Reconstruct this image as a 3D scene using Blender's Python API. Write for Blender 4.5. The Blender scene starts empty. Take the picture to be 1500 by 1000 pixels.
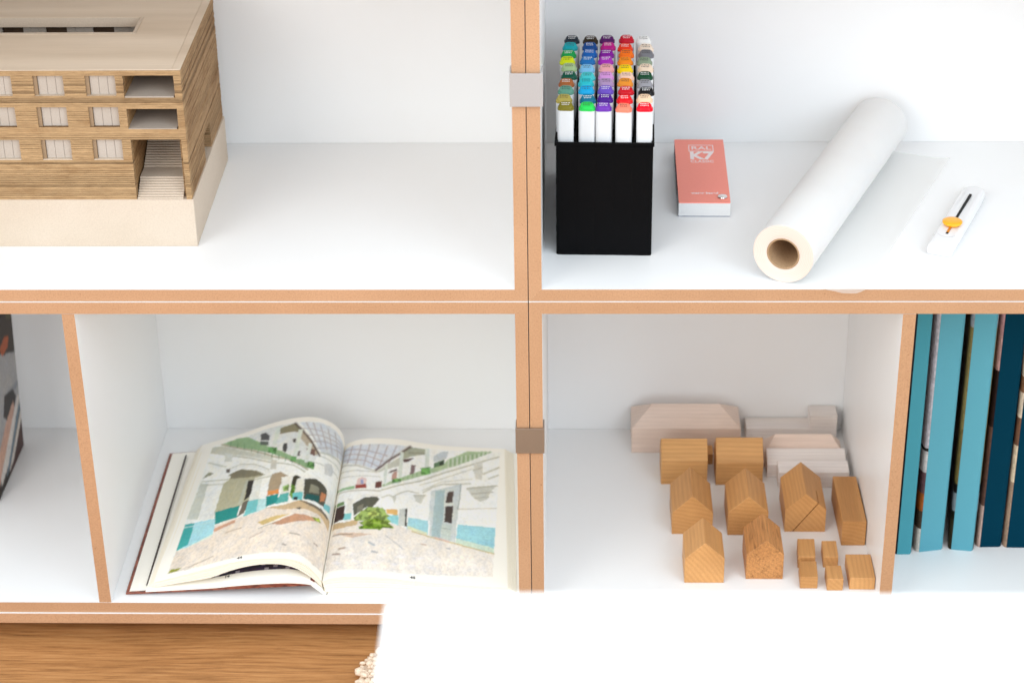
import bpy, bmesh, math, random
import numpy as np
from mathutils import Vector, Matrix

# ------------------------------------------------------------------ scene, camera, world, lights
scene = bpy.context.scene
C = scene.collection
S = 0.001                                   # the whole place is written in millimetres
random.seed(7)

cam_data = bpy.data.cameras.new('camera')
cam = bpy.data.objects.new('camera', cam_data)
C.objects.link(cam)
CF, CP, CY, CR = 3112.758, 0.5040, -0.0335, -0.0160
fwd = Vector((math.sin(CY) * math.cos(CP), math.cos(CY) * math.cos(CP), -math.sin(CP)))
rgt = Vector((math.cos(CY), -math.sin(CY), 0))
upv = rgt.cross(fwd)
r2 = rgt * math.cos(CR) + upv * math.sin(CR)
u2 = upv * math.cos(CR) - rgt * math.sin(CR)
M = Matrix((r2, u2, -fwd)).transposed().to_4x4()
M.translation = Vector((45.75, -1866.67, 985.47)) * S
cam.matrix_world = M
cam_data.sensor_width = 36.0
cam_data.lens = CF / 1500 * 36.0
cam_data.clip_start = 0.05
cam_data.clip_end = 50
cam_data.dof.use_dof = True
cam_data.dof.focus_distance = 2.165
cam_data.dof.aperture_fstop = 6.3
scene.camera = cam

world = bpy.data.worlds.new('World')
scene.world = world
world.use_nodes = True
bg = world.node_tree.nodes['Background']
bg.inputs['Color'].default_value = (0.885, 0.95, 1.0, 1)
bg.inputs['Strength'].default_value = 1.66


def area_light(name, loc, target, sx, sy, watts, color):
    d = bpy.data.lights.new(name, 'AREA')
    d.shape = 'RECTANGLE'
    d.size, d.size_y = sx, sy
    d.energy = watts
    d.color = color
    o = bpy.data.objects.new(name, d)
    C.objects.link(o)
    o.location = loc
    o.rotation_euler = (Vector(target) - Vector(loc)).to_track_quat('-Z', 'Y').to_euler()
    return o


area_light('window_light', (2.0, -2.7, 1.6), (0.1, 0.1, -0.05), 1.8, 2.4, 53, (0.76, 0.885, 1.0))
area_light('room_light', (-2.0, -2.7, 1.6), (-0.1, 0.1, -0.05), 1.8, 2.4, 45, (1.0, 0.935, 0.86))

scene.view_settings.view_transform = 'Standard'
scene.view_settings.look = 'None'
scene.view_settings.exposure = 0.0
scene.view_settings.gamma = 1.0
scene.cycles.max_bounces = 10
scene.cycles.diffuse_bounces = 6


# ------------------------------------------------------------------ helpers
def lin(c):
    c = c / 255.0
    return c / 12.92 if c <= 0.04045 else ((c + 0.055) / 1.055) ** 2.4


def rgb(r, g, b, k=1.0):
    return (lin(r) * k, lin(g) * k, lin(b) * k, 1.0)


class MB:
    """collects polygons (millimetres) that become ONE mesh object"""

    def __init__(self):
        self.v, self.f, self.m, self.sm, self.col = [], [], [], [], []

    def poly(self, pts, mat=0, smooth=False, col=None):
        n = len(self.v)
        self.v += [tuple(p) for p in pts]
        self.f.append(tuple(range(n, n + len(pts))))
        self.m.append(mat)
        self.sm.append(smooth)
        self.col.append(col)

    def faces(self, verts, faces, mat=0, smooth=False, col=None):
        n = len(self.v)
        self.v += [tuple(p) for p in verts]
        for i, f in enumerate(faces):
            self.f.append(tuple(n + k for k in f))
            self.m.append(mat[i] if isinstance(mat, list) else mat)
            self.sm.append(smooth)
            self.col.append(col)

    def prism(self, poly, axis, a, b, side=0, cap=None, col=None, smooth=False):
        """poly: 2-D outline; axis 'y': poly is (x,z); 'z': (x,y); 'x': (y,z)"""
        cap = side if cap is None else cap

        def P(p, h):
            return {'y': (p[0], h, p[1]), 'z': (p[0], p[1], h), 'x': (h, p[0], p[1])}[axis]
        n = len(poly)
        vs = [P(p, a) for p in poly] + [P(p, b) for p in poly]
        fs = [tuple(range(n)), tuple(range(2 * n - 1, n - 1, -1))]
        ms = [cap, cap]
        for i in range(n):
            j = (i + 1) % n
            fs.append((i, i + n, j + n, j))
            ms.append(side)
        self.faces(vs, fs, ms, smooth, col)

    def box(self, x0, x1, y0, y1, z0, z1, mat=0, col=None):
        self.prism([(x0, y0), (x1, y0), (x1, y1), (x0, y1)], 'z', z0, z1, mat, mat, col)

    def loft(self, rings, mat=0, cap0=True, cap1=True, smooth=True, capmat=None):
        n = len(rings[0])
        vs = [p for r in rings for p in r]
        fs, ms = [], []
        for k in range(len(rings) - 1):
            for i in range(n):
                j = (i + 1) % n
                fs.append((k * n + i, k * n + j, (k + 1) * n + j, (k + 1) * n + i))
                ms.append(mat)
        cm = mat if capmat is None else capmat
        if cap0:
            fs.append(tuple(range(n - 1, -1, -1)))
            ms.append(cm)
        if cap1:
            fs.append(tuple((len(rings) - 1) * n + i for i in range(n)))
            ms.append(cm)
        self.faces(vs, fs, ms, smooth)

    def mesh(self, name, mats, org=(0, 0, 0), bevel=0, seg=1, angle=35, weld=True):
        me = bpy.data.meshes.new(name)
        vs = [((p[0] - org[0]) * S, (p[1] - org[1]) * S, (p[2] - org[2]) * S) for p in self.v]
        me.from_pydata(vs, [], self.f)
        for m in (mats if isinstance(mats, (list, tuple)) else [mats]):
            me.materials.append(m)
        me.polygons.foreach_set('material_index', self.m)
        me.polygons.foreach_set('use_smooth', self.sm)
        if any(c is not None for c in self.col):
            ca = me.color_attributes.new('tint', 'FLOAT_COLOR', 'CORNER')
            buf = []
            for p, c in zip(me.polygons, self.col):
                buf += list(c or (1, 1, 1, 1)) * p.loop_total
            ca.data.foreach_set('color', buf)
        bm = bmesh.new()
        bm.from_mesh(me)
        if weld:
            bmesh.ops.remove_doubles(bm, verts=bm.verts, dist=1e-6)
        bmesh.ops.recalc_face_normals(bm, faces=bm.faces)
        if bevel:
            es = [e for e in bm.edges if len(e.link_faces) == 2 and e.calc_face_angle(0) > math.radians(28)]
            bmesh.ops.bevel(bm, geom=es, offset=bevel * S, segments=seg, profile=0.6, affect='EDGES', clamp_overlap=True)
        bm.to_mesh(me)
        bm.free()
        if any(self.sm):
            me.set_sharp_from_angle(angle=math.radians(angle))
        me.update()
        return me

    def build(self, name, mats, parent=None, bevel=0, seg=1, angle=35, local=False, weld=True):
        org = (0, 0, 0) if (parent is None or local) else root_org(parent)
        o = bpy.data.objects.new(name, self.mesh(name, mats, org, bevel, seg, angle, weld))
        C.objects.link(o)
        if parent is not None:
            o.parent = parent
        return o


ORG = {}


def root_org(o):
    while o.parent is not None:
        o = o.parent
    return ORG.get(o.name, (0, 0, 0))


def tag(o, label=None, cat=None, group=None, kind=None):
    if label:
        o['label'] = label
    if cat:
        o['category'] = cat
    if group:
        o['group'] = group
    if kind:
        o['kind'] = kind
    return o


def thing(name, label, cat, loc=(0, 0, 0), rotz=0.0, group=None):
    o = bpy.data.objects.new(name, None)
    o.empty_display_size = 0.02
    C.objects.link(o)
    o.location = Vector(loc) * S
    o.rotation_euler = (0, 0, rotz)
    ORG[o.name] = loc
    return tag(o, label, cat, group)


def solid(name, mb, mats, loc, label, cat, group=None, bevel=0, seg=1, rotz=0.0, local=False, angle=35):
    """a thing that is one mesh"""
    o = bpy.data.objects.new(name, mb.mesh(name, mats, (0, 0, 0) if local else loc, bevel, seg, angle))
    C.objects.link(o)
    o.location = Vector(loc) * S
    o.rotation_euler = (0, 0, rotz)
    ORG[o.name] = loc
    return tag(o, label, cat, group)


def rrect(w, d, r, n=5, cx=0, cy=0):
    pts = []
    for k, (sx, sy) in enumerate(((1, 1), (-1, 1), (-1, -1), (1, -1))):
        for i in range(n + 1):
            a = math.pi / 2 * (k + i / n)
            pts.append((cx + sx * (w / 2 - r) + r * math.cos(a), cy + sy * (d / 2 - r) + r * math.sin(a)))
    return pts


def smooth_curve(pts, n):
    p = np.array(pts, float)
    q = np.vstack([2 * p[0] - p[1], p, 2 * p[-1] - p[-2]])
    out = []
    for i in range(1, len(q) - 2):
        a, b, c, d = q[i - 1:i + 3]
        for k in range(20):
            u = k / 20
            out.append(.5 * ((2 * b) + (-a + c) * u + (2 * a - 5 * b + 4 * c - d) * u * u + (-a + 3 * b - 3 * c + d) * u ** 3))
    out.append(p[-1])
    out = np.array(out)
    L = np.r_[0, np.cumsum(np.hypot(*np.diff(out, axis=0).T))]
    s = np.linspace(0, L[-1], n)
    return np.c_[np.interp(s, L, out[:, 0]), np.interp(s, L, out[:, 1])]


def text_mesh(name, body, size, mat, parent, loc, rot=(0, 0, 0), extrude=0.02, bold=0.0, sx=1.0, spacing=1.0, align='CENTER'):
    """flat lettering as a mesh part; loc is local to the thing, millimetres"""
    cu = bpy.data.curves.new(name, 'FONT')
    cu.body = body
    cu.size = size * S
    cu.extrude = extrude * S
    cu.offset = bold * S
    cu.space_character = spacing
    cu.align_x = align
    cu.align_y = 'CENTER'
    t = bpy.data.objects.new(name, cu)
    C.objects.link(t)
    dg = bpy.context.evaluated_depsgraph_get()
    me = bpy.data.meshes.new_from_object(t.evaluated_get(dg))
    bpy.data.objects.remove(t)
    bpy.data.curves.remove(cu)
    me.name = name
    me.transform(Matrix.Diagonal((sx, 1, 1, 1)))
    me.materials.clear()
    me.materials.append(mat)
    o = bpy.data.objects.new(name, me)
    C.objects.link(o)
    o.parent = parent
    o.location = Vector(loc) * S
    o.rotation_euler = rot
    return o


# ------------------------------------------------------------------ materials
def new_mat(name):
    m = bpy.data.materials.new(name)
    m.use_nodes = True
    nt = m.node_tree
    return m, nt, nt.nodes['Principled BSDF']


def N(nt, typ, **kw):
    n = nt.nodes.new(typ)
    for k, v in kw.items():
        if k in ('loc',):
            continue
        if hasattr(n, k):
            setattr(n, k, v)
        else:
            n.inputs[k].default_value = v
    return n


def ramp(nt, fac, stops):
    n = nt.nodes.new('ShaderNodeValToRGB')
    els = n.color_ramp.elements
    els[0].position, els[0].color = stops[0]
    els[1].position, els[1].color = stops[-1]
    for p, c in stops[1:-1]:
        e = els.new(p)
        e.color = c
    nt.links.new(fac, n.inputs['Fac'])
    return n.outputs['Color']


def coords(nt, scale=(1, 1, 1), rand=0.0, rot=(0, 0, 0)):
    tc = nt.nodes.new('ShaderNodeTexCoord')
    out = tc.outputs['Object']
    if rand:
        oi = nt.nodes.new('ShaderNodeObjectInfo')
        mul = N(nt, 'ShaderNodeVectorMath', operation='SCALE')
        cb = nt.nodes.new('ShaderNodeCombineXYZ')
        m2 = N(nt, 'ShaderNodeMath', operation='MULTIPLY')
        m2.inputs[1].default_value = 7.13
        fr = N(nt, 'ShaderNodeMath', operation='FRACT')
        nt.links.new(oi.outputs['Random'], m2.inputs[0])
        nt.links.new(m2.outputs[0], fr.inputs[0])
        m3 = N(nt, 'ShaderNodeMath', operation='MULTIPLY')
        m3.inputs[1].default_value = 31.7
        fr3 = N(nt, 'ShaderNodeMath', operation='FRACT')
        nt.links.new(oi.outputs['Random'], m3.inputs[0])
        nt.links.new(m3.outputs[0], fr3.inputs[0])
        nt.links.new(oi.outputs['Random'], cb.inputs[0])
        nt.links.new(fr.outputs[0], cb.inputs[1])
        nt.links.new(fr3.outputs[0], cb.inputs[2])
        nt.links.new(cb.outputs[0], mul.inputs[0])
        mul.inputs['Scale'].default_value = rand
        add = N(nt, 'ShaderNodeVectorMath', operation='ADD')
        nt.links.new(out, add.inputs[0])
        nt.links.new(mul.outputs[0], add.inputs[1])
        out = add.outputs[0]
    mp = nt.nodes.new('ShaderNodeMapping')
    mp.inputs['Scale'].default_value = scale
    mp.inputs['Rotation'].default_value = rot
    nt.links.new(out, mp.inputs['Vector'])
    return mp.outputs['Vector']


def noise(nt, vec, scale, detail=3, rough=.55, dist=0):
    n = N(nt, 'ShaderNodeTexNoise')
    n.inputs['Scale'].default_value = scale
    n.inputs['Detail'].default_value = detail
    n.inputs['Roughness'].default_value = rough
    n.inputs['Distortion'].default_value = dist
    nt.links.new(vec, n.inputs['Vector'])
    return n.outputs['Fac']


def bump(nt, bsdf, h, strength, dist):
    b = nt.nodes.new('ShaderNodeBump')
    b.inputs['Strength'].default_value = strength
    b.inputs['Distance'].default_value = dist
    nt.links.new(h, b.inputs['Height'])
    nt.links.new(b.outputs['Normal'], bsdf.inputs['Normal'])


def mix(nt, a, b, fac, mode='MIX'):
    n = nt.nodes.new('ShaderNodeMix')
    n.data_type = 'RGBA'
    n.blend_type = mode
    for sock, val in ((n.inputs[0], fac), (n.inputs[6], a), (n.inputs[7], b)):
        if hasattr(val, 'is_linked') or hasattr(val, 'links'):
            nt.links.new(val, sock)
        else:
            sock.default_value = val
    return n.outputs[2]


def plain(name, col, rough=.5, spec=.5, metal=0.0, speck=0.0, sscale=400, bmp=0.0, coat=0.0):
    m, nt, b = new_mat(name)
    b.inputs['Roughness'].default_value = rough
    b.inputs['Metallic'].default_value = metal
    b.inputs['Specular IOR Level'].default_value = spec
    b.inputs['Coat Weight'].default_value = coat
    v = coords(nt)
    f = noise(nt, v, sscale, 4, .6)
    k0 = tuple(c * (1 - speck) for c in col[:3]) + (1,)
    k1 = tuple(min(1, c * (1 + speck)) for c in col[:3]) + (1,)
    nt.links.new(ramp(nt, f, [(.25, k0), (.75, k1)]), b.inputs['Base Color'])
    if bmp:
        bump(nt, b, f, bmp, 0.0004)
    return m


def tinted(name, rough=.5, spec=.4, grain=0.0, gscale=900):
    """colour comes from the 'tint' attribute: printed or dyed surfaces"""
    m, nt, b = new_mat(name)
    b.inputs['Roughness'].default_value = rough
    b.inputs['Specular IOR Level'].default_value = spec
    a = N(nt, 'ShaderNodeAttribute', attribute_name='tint')
    col = a.outputs['Color']
    if grain:
        f = noise(nt, coords(nt), gscale, 4, .6)
        g = ramp(nt, f, [(.2, (1 - grain,) * 3 + (1,)), (.8, (1 + grain * .3,) * 3 + (1,))])
        col = mix(nt, col, g, 1.0, 'MULTIPLY')
    nt.links.new(col, b.inputs['Base Color'])
    return m


def wood(name, light, dark, axis='y', period=.0048, strength=.20, rough=.5, fine=.16, bmp=.15, pores=0.0, var=.17):
    m, nt, b = new_mat(name)
    b.inputs['Roughness'].default_value = rough
    b.inputs['Specular IOR Level'].default_value = .35
    st = {'x': (.12, 1, 1), 'y': (1, .12, 1), 'z': (1, 1, .12)}[axis]
    v = coords(nt, st, rand=.5)
    w = N(nt, 'ShaderNodeTexWave', wave_type='RINGS', rings_direction={'x': 'X', 'y': 'Y', 'z': 'Z'}[axis], wave_profile='SIN')
    w.inputs['Scale'].default_value = math.pi / (10 * period)
    w.inputs['Distortion'].default_value = 6.0
    w.inputs['Detail'].default_value = 3.0
    w.inputs['Detail Scale'].default_value = .35
    nt.links.new(v, w.inputs['Vector'])
    fib = noise(nt, coords(nt, tuple(s if s == 1 else .035 for s in st), rand=.5), 900, 4, .65)
    big = noise(nt, v, 22, 3, .5)
    base = ramp(nt, w.outputs['Fac'], [(.1, light), (1.0, tuple(l * (1 - strength) + d * strength for l, d in zip(light, dark)))])
    fibc = ramp(nt, fib, [(.3, (1 - fine,) * 3 + (1,)), (.62, (1, 1, 1, 1))])
    c = mix(nt, base, fibc, 1.0, 'MULTIPLY')
    bigc = ramp(nt, big, [(.3, (.86, .82, .77, 1)), (.7, (1.05, 1.05, 1.05, 1))])
    c = mix(nt, c, bigc, 1.0, 'MULTIPLY')
    oi = nt.nodes.new('ShaderNodeObjectInfo')
    rv = ramp(nt, oi.outputs['Random'], [(0, (1 - var, 1 - var * 1.25, 1 - var * 1.6, 1)), (1, (1, 1, 1, 1))])
    c = mix(nt, c, rv, 1.0, 'MULTIPLY')
    h = fib
    if pores:
        p = noise(nt, coords(nt, tuple(s if s == 1 else .2 for s in st), rand=.5), 260, 3, .5)
        pc = ramp(nt, p, [(.30, (1 - pores, 1 - pores * 1.1, 1 - pores * 1.25, 1)), (.42, (1, 1, 1, 1))])
        c = mix(nt, c, pc, 1.0, 'MULTIPLY')
        h = p
    nt.links.new(c, b.inputs['Base Color'])
    bump(nt, b, h, bmp, 0.0006)
    return m


def melamine():
    m, nt, b = new_mat('white_melamine')
    b.inputs['Roughness'].default_value = .33
    b.inputs['Specular IOR Level'].default_value = .45
    v = coords(nt)
    f = noise(nt, v, 3.0, 4, .6)
    nt.links.new(ramp(nt, f, [(.3, (.862, .868, .870, 1)), (.7, (.882, .888, .890, 1))]), b.inputs['Base Color'])
    g = noise(nt, v, 900, 3, .6)
    bump(nt, b, g, .05, 0.0002)
    r = ramp(nt, noise(nt, v, 30, 4, .6), [(.3, (.30, .30, .30, 1)), (.7, (.37, .37, .37, 1))])
    nt.links.new(r, b.inputs['Roughness'])
    return m


def mdf(name, a, bcol, gscale=520, specks=True, var=0.0):
    m, nt, b = new_mat(name)
    b.inputs['Roughness'].default_value = .62
    b.inputs['Specular IOR Level'].default_value = .25
    v = coords(nt)
    f = noise(nt, v, gscale, 5, .75)
    c = ramp(nt, f, [(.25, bcol), (.5, a), (.78, tuple(min(1, x * 1.14) for x in a[:3]) + (1,))])
    big = noise(nt, v, 9, 3, .5)
    c = mix(nt, c, ramp(nt, big, [(.3, (.93, .91, .88, 1)), (.7, (1.03, 1.03, 1.03, 1))]), 1.0, 'MULTIPLY')
    if specks:
        sp = noise(nt, v, 330, 1, .3)
        c = mix(nt, c, ramp(nt, sp, [(.21, (.66, .58, .50, 1)), (.26, (1, 1, 1, 1))]), 1.0, 'MULTIPLY')
    if var:
        oi = nt.nodes.new('ShaderNodeObjectInfo')
        c = mix(nt, c, ramp(nt, oi.outputs['Random'], [(0, (1 - var, 1 - var * 1.25, 1 - var * 1.7, 1)), (1, (1, 1, 1, 1))]), 1.0, 'MULTIPLY')
    nt.links.new(c, b.inputs['Base Color'])
    bump(nt, b, f, .25, 0.0004)
    return m


MELAMINE = melamine()
MDF = mdf('raw_fibreboard_edge', rgb(194, 152, 118), rgb(165, 122, 89), 640, var=.07)
BEECH = wood('oiled_beech', rgb(222, 168, 108), rgb(172, 110, 56))
BEECH_X = wood('oiled_beech_long', rgb(226, 174, 114), rgb(174, 114, 60), axis='x')
BEECH_PIT = wood('weathered_beech', rgb(216, 154, 94), rgb(160, 102, 56), pores=.42, bmp=.6, fine=.5)
PALE = wood('whitewashed_wood', rgb(246, 240, 238), rgb(222, 213, 212), axis='x', strength=.25, fine=.12, bmp=.1, var=.03)
PALE_PINK = wood('whitewashed_pink_wood', rgb(244, 224, 212), rgb(220, 196, 184), axis='x', strength=.25, fine=.12, bmp=.1, var=.03)

# ------------------------------------------------------------------ floor and shelf
T = 13.0                # board thickness
H = 367.3               # one module, seam to shelf floor is H
D = 363.4               # front edge to back panel
FLOOR_Z = -415.0
XL, XR, TD = -468.5, 371.6, 12.9


def oak():
    m, nt, b = new_mat('oiled_oak_floor')
    b.inputs['Roughness'].default_value = .5
    b.inputs['Specular IOR Level'].default_value = .35
    v = coords(nt, (.05, 1, 1))
    warp = noise(nt, coords(nt, (1.2, 3, 1)), 3.2, 3, .5)
    mp = N(nt, 'ShaderNodeVectorMath', operation='ADD')
    sc = N(nt, 'ShaderNodeVectorMath', operation='SCALE')
    cb = nt.nodes.new('ShaderNodeCombineXYZ')
    nt.links.new(warp, cb.inputs[1])
    nt.links.new(cb.outputs[0], sc.inputs[0])
    sc.inputs['Scale'].default_value = .022
    nt.links.new(v, mp.inputs[0])
    nt.links.new(sc.outputs[0], mp.inputs[1])
    f = noise(nt, mp.outputs[0], 260, 6, .72)
    f2 = noise(nt, mp.outputs[0], 42, 4, .6)
    c = ramp(nt, f, [(.30, rgb(138, 94, 54)), (.5, rgb(182, 130, 80)), (.72, rgb(202, 152, 100))])
    c = mix(nt, c, ramp(nt, f2, [(.35, (.84, .80, .75, 1)), (.62, (1.04, 1.04, 1.04, 1))]), 1.0, 'MULTIPLY')
    f3 = noise(nt, coords(nt, (.02, 1, 1)), 700, 3, .6)
    c = mix(nt, c, ramp(nt, f3, [(.34, (.55, .5, .46, 1)), (.44, (1, 1, 1, 1))]), .75, 'MULTIPLY')
    nt.links.new(c, b.inputs['Base Color'])
    bump(nt, b, f, .3, 0.0008)
    return m


mb = MB()
mb.poly([(-3500, -3200, FLOOR_Z), (3500, -3200, FLOOR_Z), (3500, 1200, FLOOR_Z), (-3500, 1200, FLOOR_Z)])
tag(mb.build('floor', oak()), kind='structure')

SHELF_GROUP = 'white shelf modules stacked two by two'


def module(x0, x1, z0, z1, y0, label, divider=None):
    t = thing('shelf_module', label, 'shelf', ((x0 + x1) / 2, y0, z0), group=SHELF_GROUP)
    g = .015
    yb = 382.0
    mats = [MELAMINE, MDF]

    def board(name, poly):
        m = MB()
        m.prism(poly, 'y', y0, yb, 0, 1)
        m.build(name, mats, t)
    xi0, xi1, zi0, zi1 = x0 + T, x1 - T, z0 + T, z1 - T
    board('top_board', [(x0 + g, z1), (x1 - g, z1), (xi1 - g, zi1), (xi0 + g, zi1)])
    board('bottom_board', [(x0 + g, z0), (x1 - g, z0), (xi1 - g, zi0), (xi0 + g, zi0)])
    board('side_board', [(x0, z0 + g), (x0, z1 - g), (xi0, zi1 - g), (xi0, zi0 + g)])
    board('side_board', [(x1, z0 + g), (x1, z1 - g), (xi1, zi1 - g), (xi1, zi0 + g)])
    m = MB()
    m.box(xi0 + .2, xi1 - .2, D, D + 10, zi0 + .2, zi1 - .2)
    m.build('back_panel', MELAMINE, t)
    if divider is not None:
        m = MB()
        m.prism([(divider, zi0 + .1), (divider + TD, zi0 + .1), (divider + TD, zi1 - .5), (divider, zi1 - .5)], 'y', y0 + .4, D - .2, 0, 1)
        m.build('divider_board', mats, t)
    return t


SETB = 1.5
module(-740, -.45, .25, H + 20, SETB, 'upper left white shelf module, the one holding the architectural model')
module(.45, 740, .25, H + 20, SETB, 'upper right white shelf module, the one with the marker box and the paper roll')
module(-740, -.45, -H - T, -.25, 0, 'lower left white shelf module, the one with the open photo book', XL)
module(.45, 740, -H - T, -.25, 0, 'lower right white shelf module, the one with the wooden toy houses and blue books', XR)

bt = thing('base_board', 'long raw edged base board lying under the lower shelf modules above the oak floor', 'base board', (0, -1.6, FLOOR_Z))
m = MB()
m.prism([(-741, -2.0), (741, -2.0), (741, 382), (-741, 382)], 'z', -H - T - 12.9, -H - T - .35, 0)
bb = m.build('board', [MDF, MELAMINE], bt)
for p in bb.data.polygons:
    if abs(p.normal.z) > .5:
        p.material_index = 1
for x in (-690, 0, 690):
    for y in (90, 330):
        m = MB()
        m.loft([[(x + 18 * math.cos(a), y + 18 * math.sin(a), z) for a in [math.tau * i / 20 for i in range(20)]] for z in (FLOOR_Z, -H - T - 13)])
        m.build('foot', plain('dark_plastic_foot', (.03, .03, .03, 1), .6), bt)


def clip(label, x0, x1, z0, z1, yf, back0, back1, mat, lean=0.0, lip=0.0):
    """U shaped sheet metal clip pushed over the two upright boards"""
    th = 1.5
    c = thing('joining_clip', label, 'metal clip', ((x0 + x1) / 2, yf, z0), group='metal clips joining the shelf modules')
    m = MB()
    m.prism([(x0, yf - th), (x1, yf - th), (x1, yf), (x0, yf)], 'z', z0, z1)
    m.build('front_plate', mat, c, bevel=.45, seg=2)
    for xa, xb, yb in ((x0, x0 + th, back0), (x1 - th, x1, back1)):
        m = MB()
        m.prism([(yf + .05, z0), (yf + .05, z1), (yb, z1), (yb, z0)], 'x', xa, xb)
        m.build('side_arm', mat, c, bevel=.25)
    return c


def metal(name, col, rough, aniso=0):
    m, nt, b = new_mat(name)
    b.inputs['Metallic'].default_value = 1.0
    b.inputs['Roughness'].default_value = rough
    f = noise(nt, coords(nt, (1, 1, 1)), 700, 3, .6)
    nt.links.new(ramp(nt, f, [(.3, tuple(c * .94 for c in col[:3]) + (1,)), (.7, col)]), b.inputs['Base Color'])
    bump(nt, b, f, .06, .0002)
    return m


SILVER = plain('satin_silver_metal', (.47, .455, .455, 1), .45, .5, metal=.3, speck=.03, sscale=700)
BRONZE = metal('brushed_bronze_steel', (.40, .33, .285, 1), .36)
clip('light silver metal clip on the upper centre post beside the marker box', -15.3, 16.2, 209.7, 243.2, -1.5, 18, 18, SILVER)
clip('brown grey metal clip on the lower centre post between photo book and wooden houses', -14.7, 14.9, -174.8, -144.9, -1.5, 16, 16, BRONZE)

# ------------------------------------------------------------------ white desk in front
DESK = plain('white_desk_laminate', (.88, .88, .87, 1), .45, .4, speck=.01)
dk = thing('white_desk', 'blank white desk top out of focus in the foreground, covering the bottom right corner', 'desk', (500, -1300, FLOOR_Z))
m = MB()
m.prism(rrect(1500, 850, 14, 6, -54 + 750, -945 - 425), 'z', 301, 325)
m.build('desk_top', DESK, dk, bevel=1.5, seg=2)
for x in (0, 1390):
    for y in (-1740, -1000):
        m = MB()
        m.box(x - 20, x + 20, y - 20, y + 20, FLOOR_Z, 300.8)
        m.build('leg', DESK, dk, bevel=1)

# ------------------------------------------------------------------ rug
RUGM = mdf('natural_wool', rgb(226, 206, 184), rgb(188, 162, 136), 380, specks=False)
rg = thing('rug', 'beige nubby wool rug on the oak floor, its rounded corner showing left of the desk', 'rug', (300, -450, FLOOR_Z))


def rug_inside(x, y, inset=0):
    x0, x1, y0, y1, r = -184 + inset, 900 - inset, -900 + inset, -9 - inset, 62
    if not (x0 < x < x1 and y0 < y < y1):
        return False
    for cx, cy, sx, sy in ((x0 + r, y1 - r, -1, 1), (x1 - r, y1 - r, 1, 1), (x0 + r, y0 + r, -1, -1), (x1 - r, y0 + r, 1, -1)):
        if (x - cx) * sx > 0 and (y - cy) * sy > 0 and (x - cx) ** 2 + (y - cy) ** 2 > r * r:
            return False
    return True


m = MB()
m.prism(rrect(1078, 886, 60, 8, 358, -455), 'z', FLOOR_Z + .3, FLOOR_Z + 6)
m.build('rug_backing', RUGM, rg)
m = MB()
ic = bmesh.new()
bmesh.ops.create_icosphere(ic, subdivisions=1, radius=1)
iv = [tuple(v.co) for v in ic.verts]
ifc = [tuple(v.index for v in f.verts) for f in ic.faces]
ic.free()
rnd = random.Random(3)
yy = -3.0
while yy > -420:
    xx = -184.0
    while xx < 420:
        px, py = xx + rnd.uniform(-2.6, 2.6), yy + rnd.uniform(-2.6, 2.6)
        if rug_inside(px, py, 1.0):
            a, r = rnd.uniform(0, math.pi), rnd.uniform(2.4, 4.2)
            ca, sa = math.cos(a), math.sin(a)
            q = rnd.uniform(1.1, 1.7)
            hz = FLOOR_Z + 7 + rnd.uniform(-.8, 2.2)
            m.faces([(px + (vx * q * ca - vy * sa) * r, py + (vx * q * sa + vy * ca) * r, hz + vz * r * .9) for vx, vy, vz in iv], ifc, 0, True)
        xx += 5.6
    yy -= 5.2
tag(m.build('wool_loops', RUGM, rg, weld=False, angle=180), kind='stuff')

# ------------------------------------------------------------------ architectural model (upper left)
def strata():
    """edge of stacked thin wood layers, scorched here and there"""
    m, nt, b = new_mat('stacked_layer_edges')
    b.inputs['Roughness'].default_value = .75
    b.inputs['Specular IOR Level'].default_value = .15
    a = N(nt, 'ShaderNodeAttribute', attribute_name='tint')
    f = noise(nt, coords(nt, (55, 55, 1000)), 1.0, 5, .75)
    g = ramp(nt, f, [(.30, (.26, .21, .17, 1)), (.41, (.80, .77, .73, 1)), (.62, (1.12, 1.10, 1.05, 1))])
    c = mix(nt, a.outputs['Color'], g, 1.0, 'MULTIPLY')
    f2 = noise(nt, coords(nt, (9, 9, 26)), 1.6, 4, .6)
    c = mix(nt, c, ramp(nt, f2, [(.28, (.66, .58, .50, 1)), (.5, (1, 1, 1, 1))]), 1.0, 'MULTIPLY')
    f3 = noise(nt, coords(nt), 2600, 2, .6)
    c = mix(nt, c, ramp(nt, f3, [(.3, (.80, .78, .75, 1)), (.6, (1.05, 1.05, 1.05, 1))]), 1.0, 'MULTIPLY')
    nt.links.new(c, b.inputs['Base Color'])
    bump(nt, b, f, .5, .0006)
    return m


STRATA = strata()
CARD = mdf('pale_greyboard', rgb(203, 188, 171), rgb(193, 177, 159), 700, specks=False)
CARD_GREY = mdf('grey_board', rgb(184, 174, 164), rgb(166, 156, 146), 900, specks=False)
ROOFM = wood('pale_plywood', rgb(222, 206, 186), rgb(204, 186, 162), axis='x', period=.013, strength=.16, fine=.06, bmp=.05, var=0)
DARKW = plain('brown_window_and_shade', rgb(74, 56, 40), .6, .3, speck=.3, sscale=300)

BX0, BX1, BY0, BY1 = -690.0, -345.2, 99.1, 316.0
PZ0, PZ1, WZ = 13.3, 66.5, 207.4
am = thing('building_model', 'wooden architectural model of a flat roofed building with square windows on a pale base', 'architectural model', ((BX0 + BX1) / 2, (BY0 + BY1) / 2, 13.0))
m = MB()
m.box(BX0 - 1, -344.0, BY0 - .4, BY1 + 2, PZ0, PZ1)
m.build('plinth', CARD, am, bevel=.4)

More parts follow.
